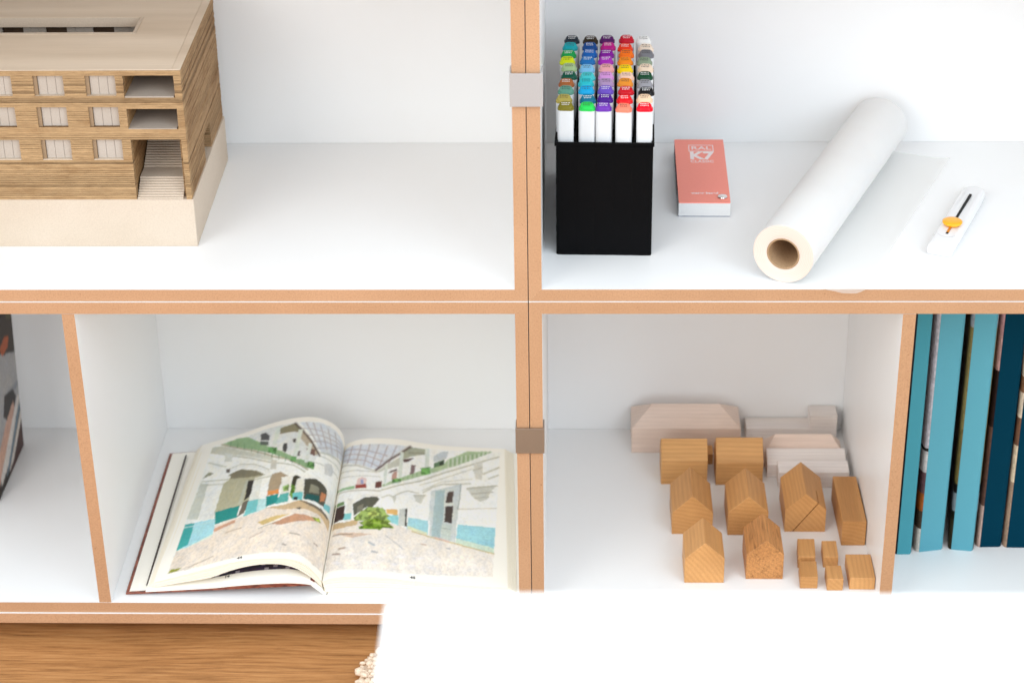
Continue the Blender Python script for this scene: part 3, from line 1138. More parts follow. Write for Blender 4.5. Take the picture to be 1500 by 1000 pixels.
# traced shapes of the two printed pages: kind, colour, width, page coordinates in thousandths
PRINT_LEFT = [
 ('p',(240,240,233),0,[81,957,198,964,317,964,446,964,539,959,618,962,690,964,766,969,847,964,926,959,1000,964,1000,840,995,690,1000,566,988,427,993,308,993,153,1000,53,907,33,819,41,759,43,666,43,547,36,396,31,241,33,67,36]),
 ('p',(214,219,224),0,[640,957,690,962,766,967,847,964,921,955,993,957,1000,859,878,783,800,759,749,826]),
 ('l',(176,168,168),1.2,[675,957,754,826]),
 ('l',(176,168,168),1.2,[718,955,792,809]),
 ('l',(176,168,168),1.2,[761,952,831,797]),
 ('l',(176,168,168),1.2,[809,947,871,795]),
 ('l',(176,168,168),1.2,[859,947,924,814]),
 ('l',(180,174,174),1.2,[668,912,745,909,821,909,940,928]),
 ('l',(180,174,174),1.2,[699,859,773,874,842,881,959,919]),
 ('l',(180,174,174),1.2,[728,811,800,840,866,859,983,914]),
 ('l',(180,174,174),1.2,[759,766,828,809,893,842,1000,902]),
 ('l',(188,192,182),2.2,[800,754,881,780,1000,828]),
 ('l',(198,200,192),1.6,[788,728,866,737,981,766]),
 ('l',(196,198,190),1.4,[783,673,862,678,979,711]),
 ('p',(205,206,203),0,[835,690,883,726,912,692,905,647,854,623]),
 ('p',(205,205,190),0,[81,952,153,938,527,714,535,683,305,809,84,914]),
 ('l',(168,158,126),2.0,[141,955,372,819,525,723,630,680,749,611]),
 ('l',(186,184,165),1.6,[86,909,308,797,520,678,668,635,737,592]),
 ('l',(196,198,184),1.6,[91,828,220,754]),
 ('p',(214,216,208),0,[184,871,241,845,251,780,198,802]),
 ('p',(208,205,192),0,[518,702,558,687,566,618,532,625]),
 ('p',(146,176,134),0,[148,959,246,969,310,952,482,807,585,742,675,683,780,671,785,621,740,621,637,675,523,740,370,828,208,921]),
 ('p',(222,224,220),0,[310,957,463,964,621,957,790,740,776,671,673,687,585,747,482,811]),
 ('p',(140,134,108),0,[523,938,611,957,652,912,642,888,530,893]),
 ('p',(184,172,152),0,[659,893,711,852,792,745,778,723,706,788,668,835]),
 ('l',(84,66,56),2.4,[611,957,652,912,723,828,797,733]),
 ('p',(120,92,84),0,[711,764,766,764,771,721,735,723]),
 ('p',(92,92,92),0,[399,936,427,938,465,900,470,862,411,883]),
 ('p',(96,104,96),0,[413,876,468,852,475,821,415,845]),
 ('p',(74,72,70),0,[570,809,592,809,601,768,599,737,575,752]),
 ('p',(110,104,100),0,[663,740,685,740,687,702,668,704]),
 ('p',(84,76,70),0,[621,833,640,835,642,807,625,809]),
 ('p',(216,222,210),0,[494,950,523,950,527,807,501,814]),
 ('p',(216,222,210),0,[640,905,666,902,671,704,647,709]),
 ('p',(216,220,212),0,[718,804,740,802,742,661,723,661]),
 ('p',(102,152,92),0,[477,809,537,788,539,735,484,761]),
 ('p',(102,150,92),0,[637,704,671,699,673,659,637,668]),
 ('p',(98,142,84),0,[740,663,780,668,785,623,742,628]),
 ('l',(104,138,98),0.8,[198,962,205,919]),
 ('l',(104,138,98),0.8,[251,928,258,885]),
 ('l',(104,138,98),0.8,[303,893,313,847]),
 ('l',(104,138,98),0.8,[363,840,368,811]),
 ('l',(104,138,98),0.8,[415,807,418,778]),
 ('l',(104,138,98),0.8,[465,776,470,745]),
 ('l',(104,138,98),0.8,[516,747,518,716]),
 ('l',(104,138,98),0.8,[561,723,566,692]),
 ('l',(104,138,98),0.8,[606,699,609,671]),
 ('l',(104,138,98),0.8,[649,683,654,652]),
 ('l',(104,138,98),0.8,[692,668,695,640]),
 ('l',(104,138,98),0.8,[733,659,737,630]),
 ('p',(182,178,150),0,[260,680,337,692,449,640,508,592,451,580,453,418,396,394,243,396,243,616]),
 ('p',(128,122,100),0,[263,683,337,690,449,637,499,594,399,606,282,642]),
 ('l',(232,232,226),3.4,[248,704,313,721,413,687,530,606]),
 ('l',(188,188,172),1.2,[248,726,315,737,418,699,525,625]),
 ('p',(46,142,136),0,[248,408,399,406,403,320,267,315]),
 ('p',(58,54,50),0,[408,580,456,570,453,456,418,430]),
 ('p',(186,188,170),0,[391,592,408,585,411,403,384,413]),
 ('p',(112,104,92),0,[415,425,451,427,442,339,406,322]),
 ('p',(150,150,128),0,[117,749,153,726,131,714,86,709]),
 ('p',(236,237,232),0,[117,718,277,663,270,637,239,618,246,358,141,389,79,408,86,668]),
 ('p',(204,207,196),0,[84,675,136,652,148,389,74,411]),
 ('l',(190,190,172),1.5,[91,683,265,642]),
 ('l',(194,194,178),1.4,[95,652,243,616]),
 ('p',(96,86,78),0,[229,733,253,726,260,692,236,704]),
 ('p',(170,218,226),0,[74,375,260,360,272,310,279,232,136,198,74,191]),
 ('p',(66,164,162),0,[74,375,134,370,138,215,74,191]),
 ('p',(226,228,210),0,[136,198,277,246,282,227,136,193]),
 ('l',(190,222,222),1.4,[79,351,265,339]),
 ('p',(226,226,216),0,[446,585,566,580,554,544,554,403,449,411]),
 ('p',(240,240,234),0,[496,575,566,580,554,544,554,403,508,403]),
 ('l',(192,190,172),1.6,[451,575,561,570]),
 ('p',(122,196,196),0,[446,420,556,413,568,341,442,310]),
 ('p',(190,224,222),0,[508,411,556,413,568,341,516,325]),
 ('p',(170,152,126),0,[549,587,597,594,654,558,621,542,616,468,549,458,547,566]),
 ('p',(218,142,82),0,[549,463,618,468,621,439,554,430]),
 ('p',(44,140,134),0,[551,427,621,437,628,372,566,351]),
 ('l',(236,236,230),2.8,[554,601,597,613,659,578]),
 ('p',(228,226,216),0,[613,554,683,563,680,539,678,442,632,430]),
 ('p',(92,172,164),0,[632,430,678,442,685,379,616,363]),
 ('p',(62,60,46),0,[678,554,697,566,728,549,704,535,711,456,687,411]),
 ('p',(108,146,62),0,[680,501,728,475,718,430,702,399,685,427]),
 ('p',(140,170,100),0,[632,484,666,501,675,456,647,446]),
 ('p',(226,222,208),0,[704,535,754,547,754,449,711,442]),
 ('p',(112,190,190),0,[704,439,754,453,761,396,704,391]),
 ('p',(50,52,52),0,[711,411,733,413,735,391,711,389]),
 ('p',(84,82,70),0,[747,544,807,563,859,554,900,535,907,420,764,406]),
 ('p',(140,138,118),0,[788,518,838,516,845,473,788,458]),
 ('p',(40,90,88),0,[773,444,854,465,854,415,773,406]),
 ('p',(196,132,92),0,[857,496,895,508,890,453,862,434]),
 ('l',(236,234,226),3.0,[740,558,811,580,866,568,912,554]),
 ('p',(228,228,222),0,[897,537,947,561,964,437,900,413]),
 ('p',(130,200,206),0,[897,444,952,473,957,425,897,408]),
 ('p',(230,217,202),0,[76,189,136,196,282,227,274,310,401,315,494,315,573,344,666,356,747,394,823,391,900,394,976,391,993,308,993,153,1000,53,907,33,819,41,759,43,666,43,547,36,396,31,241,33,67,36]),
 ('p',(204,178,142),0,[563,344,666,356,747,394,823,391,900,394,976,391,979,322,881,346,773,337,673,322]),
 ('p',(208,182,124),0,[539,251,637,284,716,296,663,260,575,227]),
 ('p',(196,150,120),0,[621,227,737,298,819,305,912,315,790,260,685,224]),
 ('p',(206,160,134),0,[272,284,403,308,401,286,282,258]),
 ('l',(240,234,224),1.8,[554,210,618,236,726,296]),
 ('l',(120,108,90),0.7,[554,205,647,241]),
 ('p',(170,186,80),0,[835,305,883,329,905,310,864,296]),
 ('p',(148,152,60),0,[69,38,79,62,148,60,124,41]),
 ('p',(60,56,50),0,[742,341,764,346,764,334,747,332]),
 ('p',(120,108,92),0,[733,391,823,391,900,394,962,387,943,372,821,372]),
 ('l',(150,136,122),1.6,[714,93,733,86]),
 ('l',(150,136,122),1.2,[740,169,792,167]),
 ('l',(160,140,128),1.6,[885,158,912,162]),
 ('l',(188,166,150),1.2,[520,148,585,181]),
 ('l',(184,168,150),1.6,[191,48,322,79]),
 ('l',(192,172,150),1.4,[360,227,453,234]),
]
PRINT_RIGHT = [
 ('p',(243,243,238),0,[0,964,64,962,155,957,277,955,408,957,530,964,652,964,783,967,912,971,971,967,945,465,926,224,919,67,649,57,406,43,270,48,162,53,81,50,10,48,2,110,0,317,0,425,0,506,5,673,0,840]),
 ('p',(214,219,226),0,[0,964,64,959,155,955,277,952,399,955,289,826,227,754,100,809,0,852]),
 ('l',(176,160,158),1.2,[60,962,43,831]),
 ('l',(176,160,158),1.2,[117,957,98,804]),
 ('l',(176,160,158),1.2,[172,950,148,788]),
 ('l',(176,160,158),1.2,[227,947,196,776]),
 ('l',(176,160,158),1.2,[282,940,241,768]),
 ('l',(176,160,158),1.2,[334,945,289,761]),
 ('l',(180,166,164),1.2,[0,952,134,912,284,864]),
 ('l',(180,166,164),1.2,[2,912,146,869,263,819]),
 ('l',(180,166,164),1.2,[12,866,155,828,241,776]),
 ('l',(190,190,182),2.2,[0,828,103,797,227,742]),
 ('l',(198,198,190),1.4,[0,776,107,757,234,733]),
 ('l',(196,196,188),1.2,[0,730,103,714,255,702]),
 ('p',(168,172,152),0,[413,952,530,957,527,919,430,881,379,845,360,874]),
 ('p',(200,200,186),0,[236,742,363,862,368,797,236,733]),
 ('l',(88,62,56),3.0,[418,955,360,890,289,819,229,752]),
 ('p',(88,62,60),0,[384,850,451,876,415,838,387,826]),
 ('p',(96,72,66),0,[303,742,351,773,353,759,303,730]),
 ('p',(150,150,134),0,[411,916,513,928,511,914,411,900]),
 ('p',(132,112,112),0,[434,816,461,821,456,752,430,742]),
 ('p',(190,152,140),0,[325,723,337,749,356,754,353,695,325,685]),
 ('p',(196,202,204),0,[568,912,618,952,656,957,644,900,568,862]),
 ('p',(96,124,92),0,[570,854,632,893,630,807,573,778]),
 ('p',(60,66,56),0,[604,864,630,885,630,819,606,807]),
 ('p',(170,190,152),0,[270,640,341,685,487,778,630,847,654,893,773,967,931,974,740,866,640,814,539,764,279,625]),
 ('l',(222,224,214),0.9,[659,895,659,826]),
 ('l',(116,150,104),0.9,[671,900,671,833]),
 ('l',(222,224,214),0.9,[685,905,685,840]),
 ('l',(116,150,104),0.9,[697,909,697,847]),
 ('l',(222,224,214),0.9,[711,914,711,857]),
 ('l',(116,150,104),0.9,[726,919,723,864]),
 ('l',(222,224,214),0.9,[737,924,737,871]),
 ('l',(116,150,104),0.9,[752,928,749,878]),
 ('l',(222,224,214),0.9,[764,933,764,885]),
 ('l',(116,150,104),0.9,[778,931,776,890]),
 ('l',(222,224,214),0.9,[792,936,790,897]),
 ('l',(116,150,104),0.9,[804,940,804,905]),
 ('l',(222,224,214),0.9,[819,943,816,912]),
 ('l',(116,150,104),0.9,[831,947,831,919]),
 ('l',(222,224,214),0.9,[845,952,842,926]),
 ('l',(116,150,104),0.9,[859,957,857,933]),
 ('l',(222,224,214),0.9,[871,962,869,940]),
 ('l',(116,150,104),0.9,[885,964,883,947]),
 ('l',(222,224,214),0.9,[900,969,897,955]),
 ('l',(116,150,104),0.9,[912,974,909,962]),
 ('l',(120,156,108),0.8,[286,652,286,632]),
 ('l',(120,156,108),0.8,[313,666,313,647]),
 ('l',(120,156,108),0.8,[339,680,339,659]),
 ('l',(120,156,108),0.8,[365,695,368,673]),
 ('l',(120,156,108),0.8,[391,711,394,690]),
 ('l',(120,156,108),0.8,[418,728,420,704]),
 ('l',(120,156,108),0.8,[446,747,446,721]),
 ('l',(120,156,108),0.8,[473,764,475,737]),
 ('p',(216,222,212),0,[363,902,384,905,384,706,360,702]),
 ('p',(216,222,212),0,[513,962,539,964,542,821,516,819]),
 ('p',(216,222,212),0,[277,804,294,804,296,649,277,647]),
 ('p',(110,162,90),0,[494,802,547,816,554,764,499,749]),
 ('p',(112,164,92),0,[329,690,384,706,382,671,332,656]),
 ('l',(90,140,74),1.4,[492,800,549,819]),
 ('l',(236,236,230),3.6,[272,616,492,718,640,807,967,957]),
 ('l',(176,172,148),1.6,[274,604,492,704,640,790,835,881,967,933]),
 ('l',(196,194,178),1.2,[494,673,659,759,802,831]),
 ('l',(184,180,158),2.0,[869,795,964,850]),
 ('l',(190,188,170),2.0,[902,759,959,790]),
 ('p',(212,210,200),0,[814,874,869,893,862,752,826,754,809,823]),
 ('l',(180,176,160),1.4,[809,819,862,845]),
 ('p',(206,206,196),0,[768,687,952,716,912,659,893,606,852,587,807,621]),
 ('l',(176,172,156),1.4,[773,680,952,709]),
 ('l',(178,174,160),1.6,[800,642,924,661]),
 ('l',(180,178,164),1.2,[819,611,902,625]),
 ('p',(206,206,196),0,[461,597,532,609,511,539,480,549]),
 ('l',(180,178,164),1.2,[463,592,530,601]),
 ('p',(206,206,196),0,[332,566,365,570,356,516]),
 ('l',(192,190,174),1.6,[279,551,317,570,344,561,382,594,425,618,489,613]),
 ('l',(196,194,178),2.0,[518,623,568,668,625,699,792,718]),
 ('l',(206,204,190),1.2,[513,637,618,716,802,754]),
 ('p',(222,196,192),0,[124,690,148,702,177,690,179,644,119,647]),
 ('p',(150,160,200),0,[143,680,160,680,162,647,146,649]),
 ('p',(152,72,66),0,[115,647,179,647,184,618,117,618]),
 ('p',(108,68,60),0,[232,663,270,671,272,623,232,616]),
 ('p',(152,186,142),0,[0,644,112,640,115,618,2,625]),
 ('l',(196,190,176),1.8,[0,613,124,604,265,597]),
 ('l',(234,232,224),2.6,[105,525,179,563,270,563]),
 ('p',(96,96,84),0,[115,506,179,549,253,556,267,539,232,473,200,480,131,418]),
 ('p',(130,128,112),0,[146,482,177,501,181,451,148,437]),
 ('p',(62,46,42),0,[0,501,64,506,76,403,0,422]),
 ('p',(110,140,90),0,[0,537,60,535,64,508,0,506]),
 ('p',(72,54,50),0,[0,506,69,504,74,403,0,391]),
 ('p',(228,226,218),0,[79,556,112,539,119,384,79,391]),
 ('p',(132,202,206),0,[76,444,117,439,117,394,72,399]),
 ('p',(224,180,112),0,[313,465,377,473,382,432,317,437]),
 ('p',(150,210,215),0,[298,418,384,437,389,363,310,387]),
 ('p',(206,210,204),0,[387,480,434,494,434,363,389,358]),
 ('p',(66,62,56),0,[422,484,434,492,437,363,427,363]),
 ('p',(168,216,224),0,[442,430,556,422,558,322,439,351]),
 ('p',(222,226,190),0,[444,370,556,337,556,317,439,346]),
 ('p',(210,216,214),0,[563,640,737,714,723,439,556,422]),
 ('p',(206,212,210),0,[568,535,723,551,714,284,568,315]),
 ('p',(172,192,192),0,[589,644,649,661,644,432,585,425]),
 ('p',(172,192,192),0,[585,530,647,544,628,310,578,315]),
 ('p',(216,220,212),0,[644,663,697,675,699,439,642,432]),
 ('p',(88,74,68),0,[661,644,697,656,692,570,652,561]),
 ('p',(80,70,64),0,[654,530,695,539,692,437,649,432]),
 ('p',(78,68,64),0,[649,537,695,544,690,420,647,420]),
 ('p',(200,210,202),0,[637,411,690,411,687,298,632,310]),
 ('l',(160,172,166),1,[642,379,687,375]),
 ('l',(150,160,160),1.2,[737,709,733,616,723,523]),
 ('l',(190,180,160),1,[723,525,947,544]),
 ('p',(160,212,222),0,[723,413,938,403,928,229,716,284]),
 ('p',(206,224,206),0,[716,317,931,260,928,224,716,282]),
 ('p',(232,224,214),0,[10,48,0,181,0,339,0,391,84,379,160,391,348,372,384,363,470,341,582,315,709,284,819,255,928,224,921,67,649,57,406,43,270,48,162,53,81,50]),
 ('p',(202,176,138),0,[0,344,0,391,84,379,165,391,155,351,72,341]),
 ('p',(216,190,168),0,[19,313,126,301,246,289,141,263]),
 ('l',(196,176,110),1.4,[470,334,582,308,709,279,928,222]),
 ('p',(138,162,74),0,[138,411,174,434,165,451,203,453,220,480,239,461,263,487,284,463,308,463,305,439,339,422,320,406,348,382,332,372,372,339,310,337,286,317,251,332,167,322,191,348,167,370,198,382]),
 ('p',(150,172,96),0,[131,408,174,446,203,477,294,475,322,427,325,387,141,382]),
 ('p',(112,146,44),0,[169,339,239,363,334,346,277,325,177,322]),
 ('p',(176,192,104),0,[208,430,248,458,277,427,236,403]),
 ('p',(126,156,54),0,[212,387,263,399,315,377,248,370]),
 ('l',(150,134,120),1.6,[21,301,138,289]),
 ('l',(162,136,118),2.2,[72,196,105,198]),
 ('l',(150,124,110),2,[41,165,81,160]),
 ('l',(164,170,176),2,[236,232,265,215]),
 ('l',(160,160,164),2,[258,172,286,165]),
 ('l',(186,184,184),1,[322,284,430,205]),
 ('l',(172,172,174),1.6,[668,241,685,239]),
 ('l',(196,170,150),1.6,[525,255,551,251]),
 ('l',(214,180,170),1.8,[599,310,675,289]),
 ('p',(232,226,222),0,[36,112,64,117,100,95,69,88]),
 ('p',(232,226,222),0,[146,105,172,117,205,103,177,91]),
 ('p',(232,226,222),0,[253,95,279,110,313,98,282,84]),
 ('p',(232,226,222),0,[351,93,377,107,411,100,379,84]),
 ('p',(232,226,222),0,[456,98,484,115,516,105,484,88]),
 ('p',(232,226,222),0,[563,98,589,112,623,103,592,86]),
 ('p',(232,226,222),0,[289,148,315,162,348,150,317,136]),
 ('p',(232,226,222),0,[387,148,415,165,446,155,415,138]),
 ('p',(232,226,222),0,[484,153,513,169,547,160,516,143]),
 ('p',(232,226,222),0,[124,155,150,167,184,153,153,141]),
]

# ------------------------------------------------------------------ printed pictures as colours of a fine page mesh
def raster(items, nx, ny, base, seed, flip=False):
    """paint traced shapes (0..1000 page coordinates) on an nx by ny grid of page cells"""
    rs = np.random.RandomState(seed)
    u, v = np.meshgrid((np.arange(nx) + .5) / nx * 1000, (np.arange(ny) + .5) / ny * 1000, indexing='ij')
    img = np.empty((nx, ny, 3))
    img[:] = base[:3]

    def fbm(cell):
        out = np.zeros((nx, ny))
        amp = 1.0
        for _ in range(3):
            g = rs.rand(max(2, int(nx / cell)) + 2, max(2, int(ny / cell)) + 2)
            x = np.linspace(0, g.shape[0] - 1.001, nx)
            y = np.linspace(0, g.shape[1] - 1.001, ny)
            xi, yi = x.astype(int), y.astype(int)
            fx, fy = (x - xi)[:, None], (y - yi)[None]
            out += amp * ((g[xi][:, yi] * (1 - fx) + g[xi + 1][:, yi] * fx) * (1 - fy) + (g[xi][:, yi + 1] * (1 - fx) + g[xi + 1][:, yi + 1] * fx) * fy)
            amp *= .5
            cell = max(1.2, cell / 2.2)
        return out / 1.75
    wob = (fbm(9) - .5, fbm(9) - .5)
    wob2 = (fbm(3) - .5, fbm(3) - .5)
    leaf = fbm(3.4)
    pic = None
    for kind, hue, w, pts in items:
        P = np.array(pts, float).reshape(-1, 2)
        col = np.array(rgb(*hue)[:3])
        uu, vv = u + wob[0] * 4 + wob2[0] * 4, v + wob[1] * 4 + wob2[1] * 4
        if kind == 'p':
            inside = np.zeros((nx, ny), bool)
            n = len(P)
            for i in range(n):
                x1, y1 = P[i]
                x2, y2 = P[(i + 1) % n]
                if y1 == y2:
                    continue
                c = ((y1 > vv) != (y2 > vv)) & (uu < (x2 - x1) * (vv - y1) / (y2 - y1) + x1)
                inside ^= c
            if pic is None:
                pic = inside.copy()
            # every printed area has its own slight tonal drift, leaves are broken up
            g = rs.uniform(-.10, .10, 2)
            sh = 1 + g[0] * (u - P[:, 0].mean()) / (np.ptp(P[:, 0]) + 20) + g[1] * (v - P[:, 1].mean()) / (np.ptp(P[:, 1]) + 20)
            if hue[1] > hue[0] + 6 and hue[1] > hue[2] + 56:
                sh = sh * np.where(leaf > .53, 1.28, np.where(leaf < .44, .52, .92))
            img[inside] = (col * sh[..., None])[inside]
        else:
            d = np.full((nx, ny), 1e9)
            for (x1, y1), (x2, y2) in zip(P[:-1], P[1:]):
                L2 = (x2 - x1) ** 2 + (y2 - y1) ** 2 + 1e-9
                t = np.clip(((uu - x1) * (x2 - x1) + (vv - y1) * (y2 - y1)) / L2, 0, 1)
                d = np.minimum(d, np.hypot(uu - x1 - t * (x2 - x1), vv - y1 - t * (y2 - y1)))
            a = np.clip(1.1 - d / (w * 4.2), 0, 1)[..., None]
            img = img * (1 - a) + col * a
    # soften like a printed photograph
    for _ in range(1):
        q = np.pad(img, ((1, 1), (1, 1), (0, 0)), mode='edge')
        img = (q[1:-1, 1:-1] * 2 + q[:-2, 1:-1] + q[2:, 1:-1] + q[1:-1, :-2] + q[1:-1, 2:]) / 6
    n1, n2, n3 = fbm(16), fbm(6), fbm(2.0)
    low = np.clip((430 - v) / 300, 0, 1)            # rubble ground of the picture is rougher than its walls
    k = 1.03 + (n1 - .5) * (.16 + .14 * low) + (n2 - .5) * (.16 + .12 * low) + (n3 - .5) * (.26 + .14 * low)
    warm = np.stack([np.ones_like(n1), 1 - (n2 - .5) * .08, 1 - (n2 - .5) * .24], -1)
    if pic is not None:
        img[pic] = np.clip(img * k[..., None] * warm, .004, .92)[pic]
    return img


PAGE = tinted('printed_page', .5, .08)
PAGEW = plain('book_paper', rgb(250, 246, 236), .6, .25, speck=.015, sscale=700)
PAGEEDGE = plain('book_paper_edge', rgb(246, 239, 222), .75, .2, speck=.05, sscale=900)
COVER, nt, b = new_mat('dark_red_brown_cover')
b.inputs['Roughness'].default_value = .35
f = noise(nt, coords(nt, (1, .25, 3)), 130, 5, .7)
nt.links.new(ramp(nt, f, [(.3, rgb(38, 22, 20)), (.48, rgb(112, 50, 34)), (.6, rgb(150, 84, 62)), (.72, rgb(86, 40, 32))]), b.inputs['Base Color'])
FLOORZ = -H + .2
YF, YB = 14.0, 300.0
FL = [(-410.3, -350.8), (-376.9, -340.8), (-347.7, -331.7), (-318.2, -323.1), (-296.6, -319.6), (-275.1, -318.6), (-261.2, -319.4), (-249.6, -322.9), (-240.4, -329.5), (-233.6, -338.4), (-227.7, -348.7)]
BL = [(-402, -352.7), (-385.6, -346.9), (-352.7, -336.3), (-326.5, -325.7), (-302.2, -317.6), (-281.5, -313.3), (-262.7, -313.3), (-247.5, -318.5), (-236.5, -327.5), (-230.5, -339.6), (-229.5, -352)]
FR = [(-226.9, -349.2), (-218.4, -345.0), (-206, -343), (-193.9, -342.3), (-161.4, -343.5), (-129.1, -347.8), (-80.5, -352.7), (-26.2, -356.0)]
BR = [(-228.6, -353), (-223.8, -349.0), (-210.4, -344.1), (-190.0, -342.1), (-163.1, -344.0), (-131.1, -349.9), (-97.7, -353.8), (-63.6, -355.7), (-38.2, -356.7)]
bk = thing('open_book', 'open photo book showing a double page picture of an old green and white courtyard', 'open book', (-227, 150, -H))


def page_surface(name, F, B, nx, ny, items, seed, base=(249, 245, 235)):
    f, bb = smooth_curve(F, nx + 1), smooth_curve(B, nx + 1)
    img = raster(items, nx, ny, rgb(*base), seed)
    t = np.linspace(0, 1, ny + 1)
    m = MB()
    vs = []
    for i in range(nx + 1):
        for tt in t:
            vs.append((f[i, 0] * (1 - tt) + bb[i, 0] * tt, YF + (YB - YF) * tt, f[i, 1] * (1 - tt) + bb[i, 1] * tt))
    fs = [(i * (ny + 1) + j, (i + 1) * (ny + 1) + j, (i + 1) * (ny + 1) + j + 1, i * (ny + 1) + j + 1) for i in range(nx) for j in range(ny)]
    m.v, m.f = vs, fs
    m.m = [0] * len(fs)
    m.sm = [True] * len(fs)
    m.col = [(*img[i, j], 1.0) for i in range(nx) for j in range(ny)]
    return m.build(name, PAGE, bk, angle=180, weld=False)


def offset(curve, d):
    p = np.array(curve, float)
    t = np.gradient(p, axis=0)
    n = np.c_[-t[:, 1], t[:, 0]]
    n /= np.linalg.norm(n, axis=1)[:, None]
    return p + n * d


def band(name, top0, bot0, top1, bot1, mats=None, y0=YF, y1=YB, parent=None):
    """closed leaf bundle between an upper and a lower curve, running from front to back"""
    m = MB()
    n = len(top0)
    ring0 = [(p[0], y0, p[1]) for p in top0] + [(p[0], y0, p[1]) for p in bot0[::-1]]
    ring1 = [(p[0], y1, p[1]) for p in top1] + [(p[0], y1, p[1]) for p in bot1[::-1]]
    N2 = len(ring0)
    vs = ring0 + ring1
    fs = [(i, (i + 1) % N2, (i + 1) % N2 + N2, i + N2) for i in range(N2)]
    for off in (0, N2):
        for i in range(n - 1):
            q = (off + i, off + i + 1, off + N2 - 2 - i, off + N2 - 1 - i)
            fs.append(q)
    m.faces(vs, fs, 0, True)
    return m.build(name, mats or PAGEEDGE, parent or bk, angle=40)


print_l = page_surface('left_page', FL, BL, 240, 220, PRINT_LEFT, 4)
print_r = page_surface('right_page', FR, BR, 240, 220, PRINT_RIGHT, 9)
n = 44
fl_, bl_ = smooth_curve(FL, n), smooth_curve(BL, n)
low_f = smooth_curve([(-412, -357.5), (-378, -350.6), (-345.6, -344), (-324.9, -335.4), (-304.3, -328.9), (-285.6, -326.0), (-267.1, -326.8), (-253.1, -331.9), (-242, -340), (-233.5, -348.5), (-227.5, -356)], n)
low_b = low_f + (bl_ - fl_)
K = 4
br_ = random.Random(2)
for k in range(K):
    a, c = (k + .06) / K, (k + .90) / K
    sh = np.linspace(-1.6 * k - br_.uniform(0, .8), 0, n)[:, None] * np.array([[1, .25]])

    def L(u, v, t_):
        return u * (1 - t_) + v * t_ + sh
    band('leaf_bundle', L(fl_, low_f, a), L(fl_, low_f, c), L(bl_, low_b, a), L(bl_, low_b, c), y0=YF + .2 + br_.uniform(0, .8), y1=YB - .2)
# lower left leaves with the dark picture on page 14
pf = smooth_curve([(-419, -358.6), (-380, -355.0), (-345, -351.2), (-326.7, -347.0), (-308, -343.6), (-290.6, -341.4), (-274, -340.2), (-261.7, -340.2), (-247, -343.4), (-236, -349), (-227, -358)], n)
pb = pf + (bl_ - fl_) * .4 + np.array([[0, -3.0]])
dz = np.array([[0, -1.7]])
band('lower_leaf_bundle', pf, pf + dz, pb, pb + dz, PAGEW, YF - .5, YB - 1)
band('lower_leaf_bundle', pf + dz * 1.2, pf * .4 + .6 * np.c_[pf[:, 0] - 2.5, np.linspace(-362.3, -352, n)] + dz * 1.3, pb + dz * 1.2, pb * .4 + .6 * np.c_[pb[:, 0] - 2.5, np.linspace(-363, -355, n)] + dz, PAGEW, YF - .2, YB - 2)
m = MB()
for i in range(n - 1):
    for j in range(40):
        x = (pf[i, 0] + pf[i + 1, 0]) / 2
        y0, y1 = YF + 11 + j * 4.6, YF + 11 + (j + 1) * 4.6
        if not -352 < x < -238:
            continue
        q = ((x * 1.0 + y0 * .55) % 11.0) < 1.5 or (j % 6 == 5)
        col = rgb(168, 160, 170) if q else rgb(62 + br_.randrange(14), 54 + br_.randrange(12), 70 + br_.randrange(14))
        t0, t1 = (y0 - YF) / (YB - YF), (y1 - YF) / (YB - YF)
        P = lambda k_, t_, y_: (pf[k_, 0] * (1 - t_) + pb[k_, 0] * t_, y_, pf[k_, 1] * (1 - t_) + pb[k_, 1] * t_ + .25)
        m.poly([P(i, t0, y0), P(i + 1, t0, y0), P(i + 1, t1, y1), P(i, t1, y1)], 0, True, col)
m.build('dark_picture', PAGE, bk, angle=180)
# bleeding dark picture seen as a thin line along the fore edge of a lower leaf
m = MB()
m.prism([(-421.2, -360.9), (-419.6, -360.9), (-418.6, -359.0), (-420.2, -359.0)], 'y', YF + 9, YB - 12)
m.build('dark_leaf_edge', plain('dark_ink_edge', rgb(58, 48, 46), .6, .3, speck=.3), bk)
m = MB()
m.prism([(-438.2, -363.4), (-240.2, -346.0), (-240, -347.0), (-438.1, -364.3)], 'y', YF + 1.5, YB - 1.5)
m.build('endpaper', PAGEW, bk)
m = MB()
m.prism([(-442.4, -367.0), (-442.0, -363.9), (-236.2, -346.4), (-234.6, -348.2), (-238.6, -354.0), (-241, -354.3)], 'y', YF, YB)
m.build('front_cover', COVER, bk, bevel=.5)
m = MB()
m.prism([(-240.4, -353.6), (-237.6, -351.0), (-222.8, -364.6), (-225.6, -367.0)], 'y', YF + .5, YB - .5)
m.build('spine', PAGEW, bk, bevel=.4)
# right half
frc, brc = smooth_curve(FR, n), smooth_curve(BR, n)
bot = np.c_[np.linspace(-224, -16.5, n), np.full(n, -363.3)]
botb = np.c_[np.linspace(-225.5, -28, n), np.full(n, -363.3)]
K = 6
for k in range(K):
    a, c = (k + .04) / K, (k + .93) / K
    L = lambda u, v, t_: u * (1 - t_) + v * t_ + np.linspace(0, br_.uniform(-.2, .6), n)[:, None] * np.array([[1, 0]])
    band('leaf_bundle', L(frc, bot, a) + np.array([[0, -.12 if k == 0 else 0]]), L(frc, bot, c), L(brc, botb, a) + np.array([[0, -.12 if k == 0 else 0]]), L(brc, botb, c), y0=YF + .2 + br_.uniform(0, .9), y1=YB - .3)
m = MB()
m.prism([(-222.4, -367.1), (-13.5, -367.1), (-13.5, -363.9), (-221, -363.9)], 'y', YF - 1, YB + 1)
m.build('back_cover', PAGEW, bk, bevel=.4)
INKG = plain('page_number_ink', rgb(70, 70, 74), .6, .2)


